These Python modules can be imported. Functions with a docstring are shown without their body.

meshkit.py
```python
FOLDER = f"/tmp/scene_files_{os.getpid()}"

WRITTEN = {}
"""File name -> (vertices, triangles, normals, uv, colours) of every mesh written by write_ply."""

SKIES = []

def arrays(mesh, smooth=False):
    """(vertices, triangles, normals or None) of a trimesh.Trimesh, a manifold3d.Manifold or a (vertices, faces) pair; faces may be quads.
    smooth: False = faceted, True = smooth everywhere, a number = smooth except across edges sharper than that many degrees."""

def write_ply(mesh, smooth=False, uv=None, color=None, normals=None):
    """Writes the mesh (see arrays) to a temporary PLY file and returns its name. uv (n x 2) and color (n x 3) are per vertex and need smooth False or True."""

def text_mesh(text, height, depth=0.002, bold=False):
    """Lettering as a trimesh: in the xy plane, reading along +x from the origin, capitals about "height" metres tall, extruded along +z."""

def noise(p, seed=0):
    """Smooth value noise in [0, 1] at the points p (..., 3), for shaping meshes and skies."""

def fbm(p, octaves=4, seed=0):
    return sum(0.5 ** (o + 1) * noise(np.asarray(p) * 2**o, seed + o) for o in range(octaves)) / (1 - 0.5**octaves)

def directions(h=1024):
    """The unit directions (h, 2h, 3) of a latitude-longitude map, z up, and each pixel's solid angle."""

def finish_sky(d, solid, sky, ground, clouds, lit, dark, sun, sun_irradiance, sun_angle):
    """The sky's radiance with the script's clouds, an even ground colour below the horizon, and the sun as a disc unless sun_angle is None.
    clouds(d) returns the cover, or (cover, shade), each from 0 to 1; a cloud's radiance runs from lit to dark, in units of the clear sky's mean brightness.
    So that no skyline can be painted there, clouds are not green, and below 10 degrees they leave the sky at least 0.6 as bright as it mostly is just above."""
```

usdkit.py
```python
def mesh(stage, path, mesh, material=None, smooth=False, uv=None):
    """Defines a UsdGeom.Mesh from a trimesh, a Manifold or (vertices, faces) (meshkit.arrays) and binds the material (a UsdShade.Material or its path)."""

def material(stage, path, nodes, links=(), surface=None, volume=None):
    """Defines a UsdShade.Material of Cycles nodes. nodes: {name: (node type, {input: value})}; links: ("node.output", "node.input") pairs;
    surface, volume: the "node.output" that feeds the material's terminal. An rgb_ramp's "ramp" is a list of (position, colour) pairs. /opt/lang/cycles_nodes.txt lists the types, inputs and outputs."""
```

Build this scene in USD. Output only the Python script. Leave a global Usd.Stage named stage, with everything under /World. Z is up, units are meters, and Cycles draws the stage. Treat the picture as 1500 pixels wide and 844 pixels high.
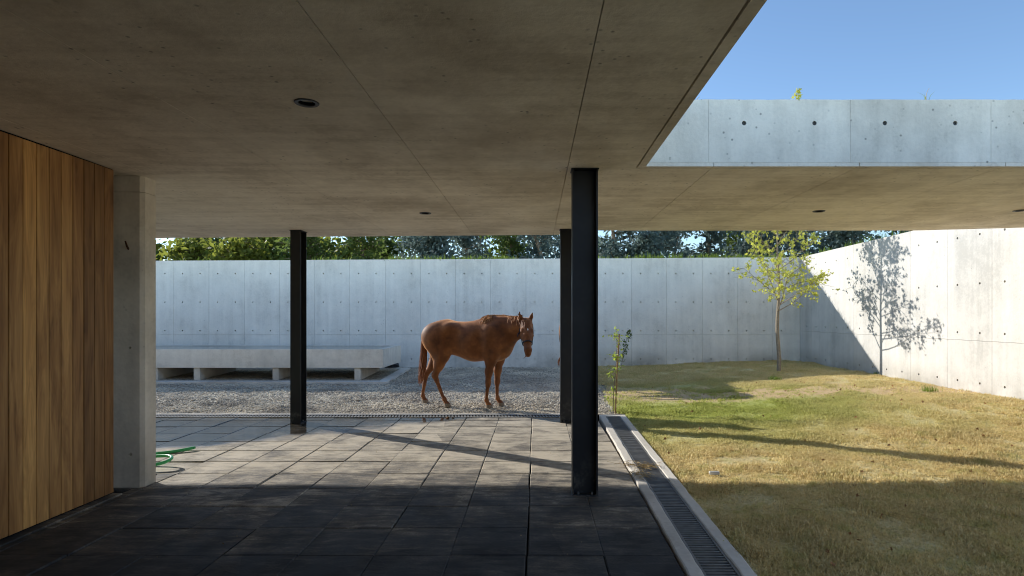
import math, random
import numpy as np, trimesh, shapely, usdkit, meshkit
from shapely.geometry import Polygon, Point, LineString, box as sbox
from pxr import Usd, UsdGeom, UsdLux, UsdShade, Gf, Sdf, Vt

stage = Usd.Stage.CreateInMemory()
UsdGeom.SetStageUpAxis(stage, 'Z'); UsdGeom.SetStageMetersPerUnit(stage, 1.0)
UsdGeom.Xform.Define(stage, '/World'); UsdGeom.Scope.Define(stage, '/World/Looks')

# ------------------------------------------------------------------ camera, sky, sun, exposure
EXPOSURE = 1.08
SKY = 0.11
SUN_I = 0.70
SUN = np.array([-0.7766, 0.514, 0.380]); SUN /= np.linalg.norm(SUN)
CAM_H, FPX, PX, PY = 1.5625, 860.0, 784.0, 463.0          # eye height; focal length and vanishing point in pixels of a 1500 x 844 frame
cam = UsdGeom.Camera.Define(stage, '/World/camera')
cam.AddTranslateOp().Set((0, 0, CAM_H)); cam.AddRotateXOp().Set(90)
cam.CreateHorizontalApertureAttr(36.0); cam.CreateVerticalApertureAttr(36.0 * 576 / 1024)
cam.CreateFocalLengthAttr(FPX / 1500 * 36)
cam.CreateHorizontalApertureOffsetAttr(-(PX - 750) / 1500 * 36)
cam.CreateVerticalApertureOffsetAttr((PY - 422) / 1500 * 36)
cam.CreateExposureAttr(EXPOSURE)

elev = math.asin(SUN[2]); rot = math.atan2(SUN[0], SUN[1])
usdkit.material(stage, '/World/Looks/sky_look', {
    'sky': ('sky_texture', {'sky_type': 'single_scattering', 'sun_disc': False, 'sun_elevation': elev, 'sun_rotation': rot, 'altitude': 100.0, 'air_density': 1.0, 'aerosol_density': 0.05, 'ozone_density': 3.0}),
    'bg': ('background_shader', {'strength': SKY})}, [('sky.color', 'bg.color')], surface='bg.background')
dome = UsdLux.DomeLight.Define(stage, '/World/sky')
UsdShade.MaterialBindingAPI.Apply(dome.GetPrim()).Bind(UsdShade.Material.Get(stage, '/World/Looks/sky_look'))
dome.GetPrim().SetCustomDataByKey('kind', 'structure')
sun = UsdLux.DistantLight.Define(stage, '/World/sun')
sun.CreateIntensityAttr(SUN_I); sun.CreateAngleAttr(0.5); sun.CreateNormalizeAttr(True); sun.CreateColorAttr(Gf.Vec3f(1.0, 0.965, 0.90))
zx = SUN; xx = np.cross([0, 0, 1.0], zx); xx /= np.linalg.norm(xx); yx = np.cross(zx, xx)
sun.AddTransformOp().Set(Gf.Matrix4d(*xx, 0, *yx, 0, *zx, 0, 0, 0, 30, 1))

# ------------------------------------------------------------------ helpers
used = {}
def numbered(path):
    n = used.get(path, 0); used[path] = n + 1
    return path if n == 0 else f'{path}_{n:03d}'
def pathof(parent): return '/World' if parent is None else str(parent.GetPath())
def tag(p, label=None, cat=None, group=None, kind=None):
    for k, v in (('label', label), ('category', cat), ('group', group), ('kind', kind)):
        if v: p.SetCustomDataByKey(k, v)
    return p
def thing(name, label=None, cat=None, loc=(0, 0, 0), rotz=0, group=None, kind=None, parent=None):
    x = UsdGeom.Xform.Define(stage, numbered(pathof(parent) + '/' + name))
    x.AddTranslateOp().Set(tuple(map(float, loc)))
    if rotz: x.AddRotateZOp().Set(float(rotz))
    return tag(x.GetPrim(), label, cat, group, kind)
def obj(name, mesh, mat, parent=None, smooth=False, **kw):
    m = usdkit.mesh(stage, numbered(pathof(parent) + '/' + name), mesh, M[mat], smooth=smooth)
    return tag(m.GetPrim(), **kw)
def dup(src, name, loc, rotz=0, label=None, cat=None, group=None, scale=None):
    x = UsdGeom.Xform.Define(stage, numbered('/World/' + name))
    p = x.GetPrim(); p.GetReferences().AddInternalReference(src.GetPath())
    x.ClearXformOpOrder()
    x.AddTranslateOp().Set(tuple(map(float, loc))); x.AddRotateZOp(opSuffix='turn').Set(float(rotz))
    if scale is not None: x.AddScaleOp().Set(tuple(map(float, scale)))
    p.SetInstanceable(True)
    return tag(p, label, cat, group)
def cat_(*ms): return trimesh.util.concatenate([m for m in ms])
def box(x0, x1, y0, y1, z0, z1):
    m = trimesh.creation.box([x1 - x0, y1 - y0, z1 - z0]); m.apply_translation([(x0 + x1) / 2, (y0 + y1) / 2, (z0 + z1) / 2]); return m
def cbox(x0, x1, y0, y1, z0, z1, c=.006):
    """box with chamfered edges (convex hull of the three inset boxes)"""
    P = []
    for (a, b, d) in ((c, c, 0), (c, 0, c), (0, c, c)):
        for x in (x0 + a, x1 - a):
            for y in (y0 + b, y1 - b):
                for z in (z0 + d, z1 - d): P.append((x, y, z))
    return trimesh.convex.convex_hull(np.array(P))
def extrude(poly, t):
    parts = [trimesh.creation.extrude_polygon(g, t, engine='earcut') for g in getattr(poly, 'geoms', [poly]) if g.area > 1e-6]
    return trimesh.util.concatenate(parts)
def polys(g): return [p for p in getattr(g, 'geoms', [g]) if p.geom_type == 'Polygon' and p.area > 2e-4]
def tube(pts, radii, n=6, cap=True):
    pts = np.asarray(pts, float); r = np.broadcast_to(np.asarray(radii, float), len(pts))
    T = np.gradient(pts, axis=0); T /= np.maximum(np.linalg.norm(T, axis=1, keepdims=True), 1e-9)
    up = np.array([0, 0, 1.0]) if abs(T[0, 2]) < .9 else np.array([1.0, 0, 0])
    V, F = [], []
    a = np.linspace(0, 2 * np.pi, n, endpoint=False)
    N = np.cross(T[0], up); N /= np.linalg.norm(N)
    for i in range(len(pts)):
        N = N - T[i] * (N @ T[i]); N /= max(np.linalg.norm(N), 1e-9); B = np.cross(T[i], N)
        V.append(pts[i] + r[i] * (np.cos(a)[:, None] * N + np.sin(a)[:, None] * B))
    V = np.vstack(V)
    for i in range(len(pts) - 1):
        for k in range(n):
            a0, a1, b0, b1 = i * n + k, i * n + (k + 1) % n, (i + 1) * n + k, (i + 1) * n + (k + 1) % n
            F += [(a0, a1, b1), (a0, b1, b0)]
    if cap:
        for k in range(1, n - 1):
            F.append((0, k + 1, k)); e = (len(pts) - 1) * n; F.append((e, e + k, e + k + 1))
    return trimesh.Trimesh(V, F, process=False)
def spline(pts, n):
    from scipy.interpolate import CubicSpline
    pts = np.asarray(pts, float); t = np.r_[0, np.cumsum(np.linalg.norm(np.diff(pts, axis=0), axis=1))]
    return CubicSpline(t, pts)(np.linspace(0, t[-1], n))
def sm(t): t = np.clip(t, 0, 1); return t * t * (3 - 2 * t)
def at(px, py, d): return np.array([(px - PX) / FPX * d, d, CAM_H - (py - PY) / FPX * d])   # a point of the photograph at depth d

# ------------------------------------------------------------------ materials
M = {}
def mat(name, nodes, links, surface='p.BSDF'):
    M[name] = usdkit.material(stage, '/World/Looks/' + name, nodes, links, surface=surface)
def concrete(name, dark, light, streak=.35, bump=.25, pores=.35, rough=.85, tint=(.30, .24, .16), tint_amt=.0, stretch=(7.0, 7.0, .55), mott=.3, dirt=0.0, pore_lo=.52, pore_size=.13):
    nodes = {
        'geo': ('geometry', {}),
        'n1': ('noise_texture', {'scale': .9, 'detail': 6.0, 'roughness': .62}),
        'mp': ('mapping', {'scale': stretch}), 'n5': ('noise_texture', {'scale': 6.5, 'detail': 6.0, 'roughness': .72, 'distortion': .6}), 'add3': ('math', {'math_type': 'multiply_add', 'value2': mott}),
        'n2': ('noise_texture', {'scale': 1.0, 'detail': 4.0, 'roughness': .6}),
        'n3': ('noise_texture', {'scale': 34.0, 'detail': 4.0, 'roughness': .65}),
        'add': ('math', {'math_type': 'multiply_add', 'value2': streak}),
        'r': ('rgb_ramp', {'ramp': [(.30, dark), (.46, tuple(.5 * (a + b) for a, b in zip(dark, light))), (.72, light)]}),
        'add2': ('math', {'math_type': 'multiply_add', 'value2': .34}),
        'vm': ('voronoi_texture', {'scale': 13.0, 'randomness': 1.0}),
        'nm': ('noise_texture', {'scale': 2.3, 'detail': 3.0}),
        'pr': ('map_range', {'from_min': .05, 'from_max': pore_size, 'to_min': 1.0, 'to_max': 0.0, 'clamp': True}),
        'pm': ('map_range', {'from_min': pore_lo, 'from_max': pore_lo + .14, 'to_min': 0.0, 'to_max': pores, 'clamp': True}),
        'pf': ('math', {'math_type': 'multiply'}),
        'mx': ('mix_color', {'blend_type': 'mix', 'b': tuple(.35 * a for a in dark)}),
        'n4': ('noise_texture', {'scale': .55, 'detail': 5.0, 'roughness': .7}),
        'tm': ('map_range', {'from_min': .48, 'from_max': .72, 'to_min': 0.0, 'to_max': tint_amt, 'clamp': True}),
        'mt': ('mix_color', {'blend_type': 'mix', 'b': tint}),
        'sz': ('separate_xyz', {}), 'dz': ('map_range', {'from_min': .12, 'from_max': .75, 'to_min': 1.0, 'to_max': 0.0, 'clamp': True}), 'dn': ('map_range', {'from_min': .42, 'from_max': .62, 'to_min': 0.0, 'to_max': dirt, 'clamp': True}), 'dm': ('math', {'math_type': 'multiply'}), 'md': ('mix_color', {'blend_type': 'mix', 'b': (.16, .135, .10)}),
        'bh': ('math', {'math_type': 'subtract'}),
        'oi': ('object_info', {}), 'pv': ('map_range', {'from_min': 0.0, 'from_max': 1.0, 'to_min': .965, 'to_max': 1.025}), 'pc': ('combine_color', {}), 'pm2': ('mix_color', {'blend_type': 'multiply', 'fac': 1.0}),
        'b': ('bump', {'strength': bump, 'distance': .012}),
        'p': ('principled_bsdf', {'roughness': rough, 'specular_ior_level': .3})}
    links = [('geo.position', 'n1.vector'), ('geo.position', 'mp.vector'), ('mp.vector', 'n2.vector'), ('geo.position', 'n3.vector'), ('geo.position', 'vm.vector'), ('geo.position', 'nm.vector'), ('geo.position', 'n4.vector'),
             ('n2.fac', 'add.value1'), ('n1.fac', 'add.value3'), ('n3.fac', 'add2.value1'), ('geo.position', 'n5.vector'), ('n5.fac', 'add3.value1'), ('add.value', 'add3.value3'), ('add3.value', 'add2.value3')]
    nodes['off'] = ('math', {'math_type': 'subtract', 'value2': streak * .5 + mott * .5 + .17})
    links += [('add2.value', 'off.value1'), ('off.value', 'r.fac'), ('vm.distance', 'pr.value'), ('nm.fac', 'pm.value'), ('pr.result', 'pf.value1'), ('pm.result', 'pf.value2'),
              ('r.color', 'mt.a'), ('n4.fac', 'tm.value'), ('tm.result', 'mt.fac'), ('mt.result', 'mx.a'), ('pf.value', 'mx.fac'), ('geo.position', 'sz.vector'), ('sz.z', 'dz.value'), ('n1.fac', 'dn.value'), ('dz.result', 'dm.value1'), ('dn.result', 'dm.value2'), ('mx.result', 'md.a'), ('dm.value', 'md.fac'), ('oi.random', 'pv.value'), ('pv.result', 'pc.r'), ('pv.result', 'pc.g'), ('pv.result', 'pc.b'), ('md.result', 'pm2.a'), ('pc.color', 'pm2.b'), ('pm2.result', 'p.base_color'),
              ('n3.fac', 'bh.value1'), ('pf.value', 'bh.value2'), ('bh.value', 'b.height'), ('b.normal', 'p.normal')]
    mat(name, nodes, links)
concrete('wall_concrete', (.62, .575, .50), (.82, .765, .67), streak=.55, mott=.32, pores=.7, dirt=.9)
concrete('sun_dimmed_concrete', (.47, .45, .41), (.65, .62, .57), streak=.6, mott=.4, pores=.6, dirt=.9)  # same concrete as the far wall, coloured darker to offset direct sun
concrete('soffit_concrete', (.60, .525, .425), (.88, .80, .68), streak=.55, pores=.9, tint=(.38, .31, .23), tint_amt=.75, stretch=(.5, 9.0, 1.0), mott=.55, pore_lo=.46, pore_size=.17)
concrete('pillar_concrete', (.54, .47, .375), (.80, .715, .585), streak=.5, dirt=.6, tint=(.15, .13, .10), tint_amt=.5)
concrete('beam_concrete', (.56, .515, .44), (.82, .76, .66), streak=.55, pores=.85, tint=(.36, .33, .29), tint_amt=.5, pore_lo=.45, pore_size=.17, mott=.42)
concrete('trough_concrete', (.64, .565, .455), (.85, .77, .645), streak=.5, mott=.5, dirt=.4, tint=(.24, .22, .19), tint_amt=.5)
concrete('kerb_concrete', (.50, .455, .39), (.74, .69, .61), streak=.1, pores=.5, tint=(.28, .22, .17), tint_amt=.6)
def simple(name, color, rough=.6, spec=.4, metal=0.0, noise=None, amt=.25, bump=0, bscale=60, **kw):
    nodes = {'geo': ('geometry', {}), 'n': ('noise_texture', {'scale': noise or 8.0, 'detail': 4.0, 'roughness': .6}),
             'r': ('rgb_ramp', {'ramp': [(.25, tuple(c * (1 - amt) for c in color)), (.75, tuple(min(1, c * (1 + amt)) for c in color))]}),
             'nb': ('noise_texture', {'scale': float(bscale), 'detail': 3.0}), 'b': ('bump', {'strength': float(bump), 'distance': .01}),
             'p': ('principled_bsdf', {'roughness': rough, 'specular_ior_level': spec, 'metallic': metal, **kw})}
    mat(name, nodes, [('geo.position', 'n.vector'), ('n.fac', 'r.fac'), ('r.color', 'p.base_color'), ('geo.position', 'nb.vector'), ('nb.fac', 'b.height'), ('b.normal', 'p.normal')])
mat('black_steel', {'geo': ('geometry', {}), 'sz': ('separate_xyz', {}), 'n': ('noise_texture', {'scale': 9.0, 'detail': 6.0, 'roughness': .7}), 'n2': ('noise_texture', {'scale': 2.0, 'detail': 4.0}),
    'dz': ('map_range', {'from_min': .0, 'from_max': .38, 'to_min': 1.0, 'to_max': .06, 'clamp': True}), 'dn': ('map_range', {'from_min': .48, 'from_max': .68, 'to_min': .02, 'to_max': .8, 'clamp': True}), 'm': ('math', {'math_type': 'multiply'}),
    'c': ('mix_color', {'blend_type': 'mix', 'a': (.013, .013, .014), 'b': (.16, .145, .12)}), 'rr': ('map_range', {'from_min': .3, 'from_max': .7, 'to_min': .34, 'to_max': .6}), 'b': ('bump', {'strength': .06, 'distance': .006}), 'p': ('principled_bsdf', {'specular_ior_level': .45})},
    [('geo.position', 'sz.vector'), ('geo.position', 'n.vector'), ('geo.position', 'n2.vector'), ('sz.z', 'dz.value'), ('n.fac', 'dn.value'), ('dz.result', 'm.value1'), ('dn.result', 'm.value2'), ('m.value', 'c.fac'), ('c.result', 'p.base_color'),
     ('n2.fac', 'rr.value'), ('rr.result', 'p.roughness'), ('n.fac', 'b.height'), ('b.normal', 'p.normal')])
simple('dark_hole', (.012, .012, .012), .9, .1)
simple('lamp_metal', (.05, .05, .052), .45, .5)
simple('grate_steel', (.14, .135, .125), .55, .5, noise=14, amt=.35, bump=.1)
simple('ground_dark', (.03, .029, .028), .95, .2)
simple('rust', (.07, .03, .015), .8, .3, noise=40)
simple('hose_green', (.07, .44, .13), .35, .5, noise=20, amt=.15)
simple('bag_black', (.012, .012, .013), .4, .5)
simple('stake_wood', (.38, .24, .12), .8, .2, noise=30)
simple('bark', (.20, .15, .105), .9, .2, noise=25, amt=.45, bump=.5, bscale=50)
simple('pale_bark', (.30, .24, .17), .85, .2, noise=30, amt=.35, bump=.4, bscale=50)
simple('dry_leaf', (.26, .13, .055), .8, .2, noise=3, amt=.6)
simple('straw', (.45, .33, .16), .85, .2, noise=9, amt=.3)
simple('hoof', (.20, .15, .10), .5, .4, noise=20)
simple('strap', (.018, .022, .03), .5, .4)
simple('eye', (.006, .004, .003), .08, .6)
simple('pale_scrap', (.62, .60, .55), .8, .2, noise=20)
simple('stone', (.33, .32, .31), .9, .2, noise=6.5, amt=.6, bump=.2)
simple('soil', (.20, .145, .095), .95, .1, noise=7, amt=.4, bump=.6, bscale=30)
simple('mane_hair', (.60, .29, .115), .55, .3, noise=30, amt=.4)
simple('tail_hair', (.26, .095, .035), .55, .3, noise=30, amt=.5)
# trough water
mat('water', {'p': ('principled_bsdf', {'base_color': (.02, .03, .025), 'roughness': .03, 'ior': 1.33, 'specular_ior_level': .5}),
              'geo': ('geometry', {}), 'n': ('noise_texture', {'scale': 5.0, 'detail': 2.0}), 'b': ('bump', {'strength': .04, 'distance': .02})},
    [('geo.position', 'n.vector'), ('n.fac', 'b.height'), ('b.normal', 'p.normal')])
# horse coat
mat('coat', {'geo': ('geometry', {}), 'tc': ('texture_coordinate', {}), 'n': ('noise_texture', {'scale': 4.2, 'detail': 7.0, 'roughness': .66}), 'n2': ('noise_texture', {'scale': 160.0, 'detail': 2.0}),
             'r': ('rgb_ramp', {'ramp': [(.30, (.085, .028, .009)), (.52, (.185, .062, .017)), (.74, (.34, .128, .037))]}),
             'b': ('bump', {'strength': .22, 'distance': .004}),
             'p': ('principled_bsdf', {'roughness': .62, 'specular_ior_level': .28, 'sheen_weight': .7, 'sheen_roughness': .35, 'sheen_tint': (1.0, .52, .22)})},
    [('tc.object', 'n.vector'), ('tc.object', 'n2.vector'), ('n.fac', 'r.fac'), ('r.color', 'p.base_color'), ('n2.fac', 'b.height'), ('b.normal', 'p.normal')])
simple('white_hair', (.75, .70, .64), .7, .2)
simple('muzzle_skin', (.10, .055, .035), .6, .3, noise=20)
# planks: a tone of its own for each board (by its place), grain along the board
PITCH_W, Y_W = .1135, 5.118
mat('plank_wood', {
    'geo': ('geometry', {}), 'sep': ('separate_xyz', {}),
    'sb': ('math', {'math_type': 'subtract', 'value2': Y_W}), 'dv': ('math', {'math_type': 'divide', 'value2': PITCH_W}), 'fl': ('math', {'math_type': 'floor'}),
    'wn': ('white_noise_texture', {'dimensions': '1D'}), 'off': ('math', {'math_type': 'multiply', 'value2': 37.0}),
    'cmb': ('combine_xyz', {}), 'mpz': ('math', {'math_type': 'multiply', 'value2': .75}), 'mpy': ('math', {'math_type': 'multiply', 'value2': 8.0}),
    'n': ('noise_texture', {'scale': 1.6, 'detail': 7.0, 'roughness': .62, 'distortion': 1.2}),
    'cmb2': ('combine_xyz', {}), 'mz2': ('math', {'math_type': 'multiply', 'value2': 3.0}), 'my2': ('math', {'math_type': 'multiply', 'value2': 210.0}),
    'nf': ('noise_texture', {'scale': 1.0, 'detail': 3.0, 'roughness': .7}),
    'r': ('rgb_ramp', {'ramp': [(.22, (.15, .066, .022)), (.42, (.35, .176, .063)), (.58, (.49, .265, .098)), (.80, (.66, .39, .16))]}),
    'tone': ('rgb_ramp', {'ramp': [(0, (.48, .43, .38)), (.3, (.82, .76, .68)), (.6, (1.12, 1.09, .98)), (.8, (1.3, 1.3, 1.12)), (1, (1.55, 1.52, 1.3))]}),
    'ml': ('mix_color', {'blend_type': 'multiply', 'fac': 1.0, 'use_clamp': False}),
    'fr': ('map_range', {'from_min': .3, 'from_max': .7, 'to_min': .86, 'to_max': 1.08}), 'cf': ('combine_color', {}),
    'ml2': ('mix_color', {'blend_type': 'multiply', 'fac': 1.0, 'use_clamp': False}),
    'b': ('bump', {'strength': .25, 'distance': .003}), 'p': ('principled_bsdf', {'roughness': .55, 'specular_ior_level': .3})},
    [('geo.position', 'sep.vector'), ('sep.y', 'sb.value1'), ('sb.value', 'dv.value1'), ('dv.value', 'fl.value1'), ('fl.value', 'wn.w'), ('wn.value', 'off.value1'),
     ('sep.y', 'mpy.value1'), ('sep.z', 'mpz.value1'), ('mpy.value', 'cmb.x'), ('off.value', 'cmb.y'), ('mpz.value', 'cmb.z'), ('cmb.vector', 'n.vector'),
     ('sep.y', 'my2.value1'), ('sep.z', 'mz2.value1'), ('my2.value', 'cmb2.x'), ('off.value', 'cmb2.y'), ('mz2.value', 'cmb2.z'), ('cmb2.vector', 'nf.vector'),
     ('n.fac', 'r.fac'), ('wn.value', 'tone.fac'), ('r.color', 'ml.a'), ('tone.color', 'ml.b'), ('nf.fac', 'fr.value'), ('fr.result', 'cf.r'), ('fr.result', 'cf.g'), ('fr.result', 'cf.b'),
     ('ml.result', 'ml2.a'), ('cf.color', 'ml2.b'), ('ml2.result', 'p.base_color'), ('nf.fac', 'b.height'), ('b.normal', 'p.normal')])
# rubber floor tiles, dusty and dry but for the hosed, wet corner at the back left; roof shade painted into the front ones
TP, TX0, TY0 = .5, -.052, 5.32
mat('floor_tile', {
    'geo': ('geometry', {}), 'sep': ('separate_xyz', {}),
    'mp': ('mapping', {'location': (.052, -5.32, 0.0)}), 'sc': ('vector_math', {'math_type': 'divide', 'vector2': (.5, .4955, 10.0)}), 'fl': ('vector_math', {'math_type': 'floor'}),
    'wn': ('white_noise_texture', {'dimensions': '3D'}),
    'n1': ('noise_texture', {'scale': 2.6, 'detail': 7.0, 'roughness': .68}), 'n2': ('noise_texture', {'scale': 60.0, 'detail': 3.0, 'roughness': .7}),
    'mpd': ('mapping', {'scale': (1.5, 6.0, 1.0), 'rotation': (0, 0, .2)}), 'n3': ('noise_texture', {'scale': 2.2, 'detail': 6.0, 'roughness': .7, 'distortion': .8}),
    'a1': ('math', {'math_type': 'multiply_add', 'value2': .22}), 'a2': ('math', {'math_type': 'multiply_add', 'value2': 1.0}), 'a3': ('math', {'math_type': 'subtract', 'value2': .60}),
    'a4': ('math', {'math_type': 'multiply_add', 'value2': .30}), 
    'front_shade': ('map_range', {'from_min': 3.6, 'from_max': 6.4, 'to_min': .58, 'to_max': 0.0, 'clamp': True}), 'a5': ('math', {'math_type': 'subtract'}),  # darkens tile colour towards the camera, painting in the roof shade
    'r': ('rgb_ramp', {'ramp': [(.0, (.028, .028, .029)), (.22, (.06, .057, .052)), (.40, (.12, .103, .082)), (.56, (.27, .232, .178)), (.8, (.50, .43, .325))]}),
    # wetness: towards -x and +y of a line
    'wx': ('math', {'math_type': 'multiply', 'value2': -.62}), 'wy': ('math', {'math_type': 'multiply_add', 'value2': .95}),
    'nw': ('noise_texture', {'scale': 1.1, 'detail': 4.0, 'roughness': .55}), 'wn2': ('math', {'math_type': 'multiply_add', 'value2': 1.9}),
    'wr': ('map_range', {'from_min': 9.95, 'from_max': 10.45, 'to_min': 0.0, 'to_max': 1.0, 'clamp': True}),
    'wcol': ('mix_color', {'blend_type': 'multiply', 'b': (.16, .16, .165)}),
    'rw': ('map_range', {'from_min': 0.0, 'from_max': 1.0, 'to_min': .78, 'to_max': .02, 'clamp': True}),
    'nr': ('noise_texture', {'scale': 3.5, 'detail': 3.0}), 'rr': ('map_range', {'from_min': .45, 'from_max': .65, 'to_min': .0, 'to_max': .14, 'clamp': True}), 'radd': ('math', {'math_type': 'add'}),
    'bs': ('map_range', {'from_min': 0.0, 'from_max': 1.0, 'to_min': .35, 'to_max': .03, 'clamp': True}),
    'b': ('bump', {'distance': .006}), 'p': ('principled_bsdf', {'specular_ior_level': .4})},
    [('geo.position', 'sep.vector'), ('geo.position', 'mp.vector'), ('mp.vector', 'sc.vector1'), ('sc.vector', 'fl.vector1'), ('fl.vector', 'wn.vector'),
     ('geo.position', 'n1.vector'), ('geo.position', 'n2.vector'), ('geo.position', 'mpd.vector'), ('mpd.vector', 'n3.vector'), ('geo.position', 'nr.vector'),
     ('wn.value', 'a1.value1'), ('n1.fac', 'a1.value3'), ('n3.fac', 'a2.value1'), ('a1.value', 'a2.value3'), ('n2.fac', 'a4.value1'), ('a2.value', 'a4.value3'), ('a4.value', 'a3.value1'), ('sep.y', 'front_shade.value'), ('a3.value', 'a5.value1'), ('front_shade.result', 'a5.value2'), ('a5.value', 'r.fac'),
     ('sep.x', 'wx.value1'), ('sep.y', 'wy.value1'), ('wx.value', 'wy.value3'), ('geo.position', 'nw.vector'), ('nw.fac', 'wn2.value1'), ('wy.value', 'wn2.value3'), ('wn2.value', 'wr.value'),
     ('r.color', 'wcol.a'), ('wr.result', 'wcol.fac'), ('wcol.result', 'p.base_color'), ('wr.result', 'rw.value'), ('rw.result', 'radd.value1'), ('nr.fac', 'rr.value'), ('rr.result', 'radd.value2'), ('radd.value', 'p.roughness'),
     ('n2.fac', 'b.height'), ('wr.result', 'bs.value'), ('bs.result', 'b.strength'), ('b.normal', 'p.normal')])
# gravel bed
mat('gravel', {'geo': ('geometry', {}), 'v': ('voronoi_texture', {'scale': 38.0}), 'n': ('noise_texture', {'scale': 1.3, 'detail': 5.0, 'roughness': .65}), 'sepc': ('separate_color', {}),
               'a': ('math', {'math_type': 'multiply_add', 'value2': .5}), 'a2': ('math', {'math_type': 'subtract', 'value2': .25}),
               'r': ('rgb_ramp', {'ramp': [(.25, (.20, .18, .145)), (.5, (.44, .39, .31)), (.8, (.66, .59, .46))]}),
               'b': ('bump', {'strength': .9, 'distance': .02, 'invert': True}), 'p': ('principled_bsdf', {'roughness': .9, 'specular_ior_level': .2})},
    [('geo.position', 'v.vector'), ('geo.position', 'n.vector'), ('v.color', 'sepc.color'), ('sepc.r', 'a.value1'), ('n.fac', 'a.value3'), ('a.value', 'a2.value1'), ('a2.value', 'r.fac'), ('r.color', 'p.base_color'), ('v.distance', 'b.height'), ('b.normal', 'p.normal')])
mat('gravel_stone', {'geo': ('geometry', {}), 'sn': ('vector_math', {'math_type': 'scale', 'scale': 37.0}), 'n': ('noise_texture', {'scale': 1.0, 'detail': 2.0}), 'n0': ('noise_texture', {'scale': 1.1, 'detail': 4.0}),
                     'a': ('math', {'math_type': 'multiply_add', 'value2': .6}), 'a2': ('math', {'math_type': 'subtract', 'value2': .3}),
                     'r': ('rgb_ramp', {'ramp': [(.25, (.17, .145, .115)), (.5, (.54, .465, .36)), (.75, (.86, .76, .58))]}), 'p': ('principled_bsdf', {'roughness': .9, 'specular_ior_level': .2})},
    [('geo.position', 'sn.vector1'), ('sn.vector', 'n.vector'), ('geo.position', 'n0.vector'), ('n.fac', 'a.value1'), ('n0.fac', 'a.value3'), ('a.value', 'a2.value1'), ('a2.value', 'r.fac'), ('r.color', 'p.base_color')])
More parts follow.
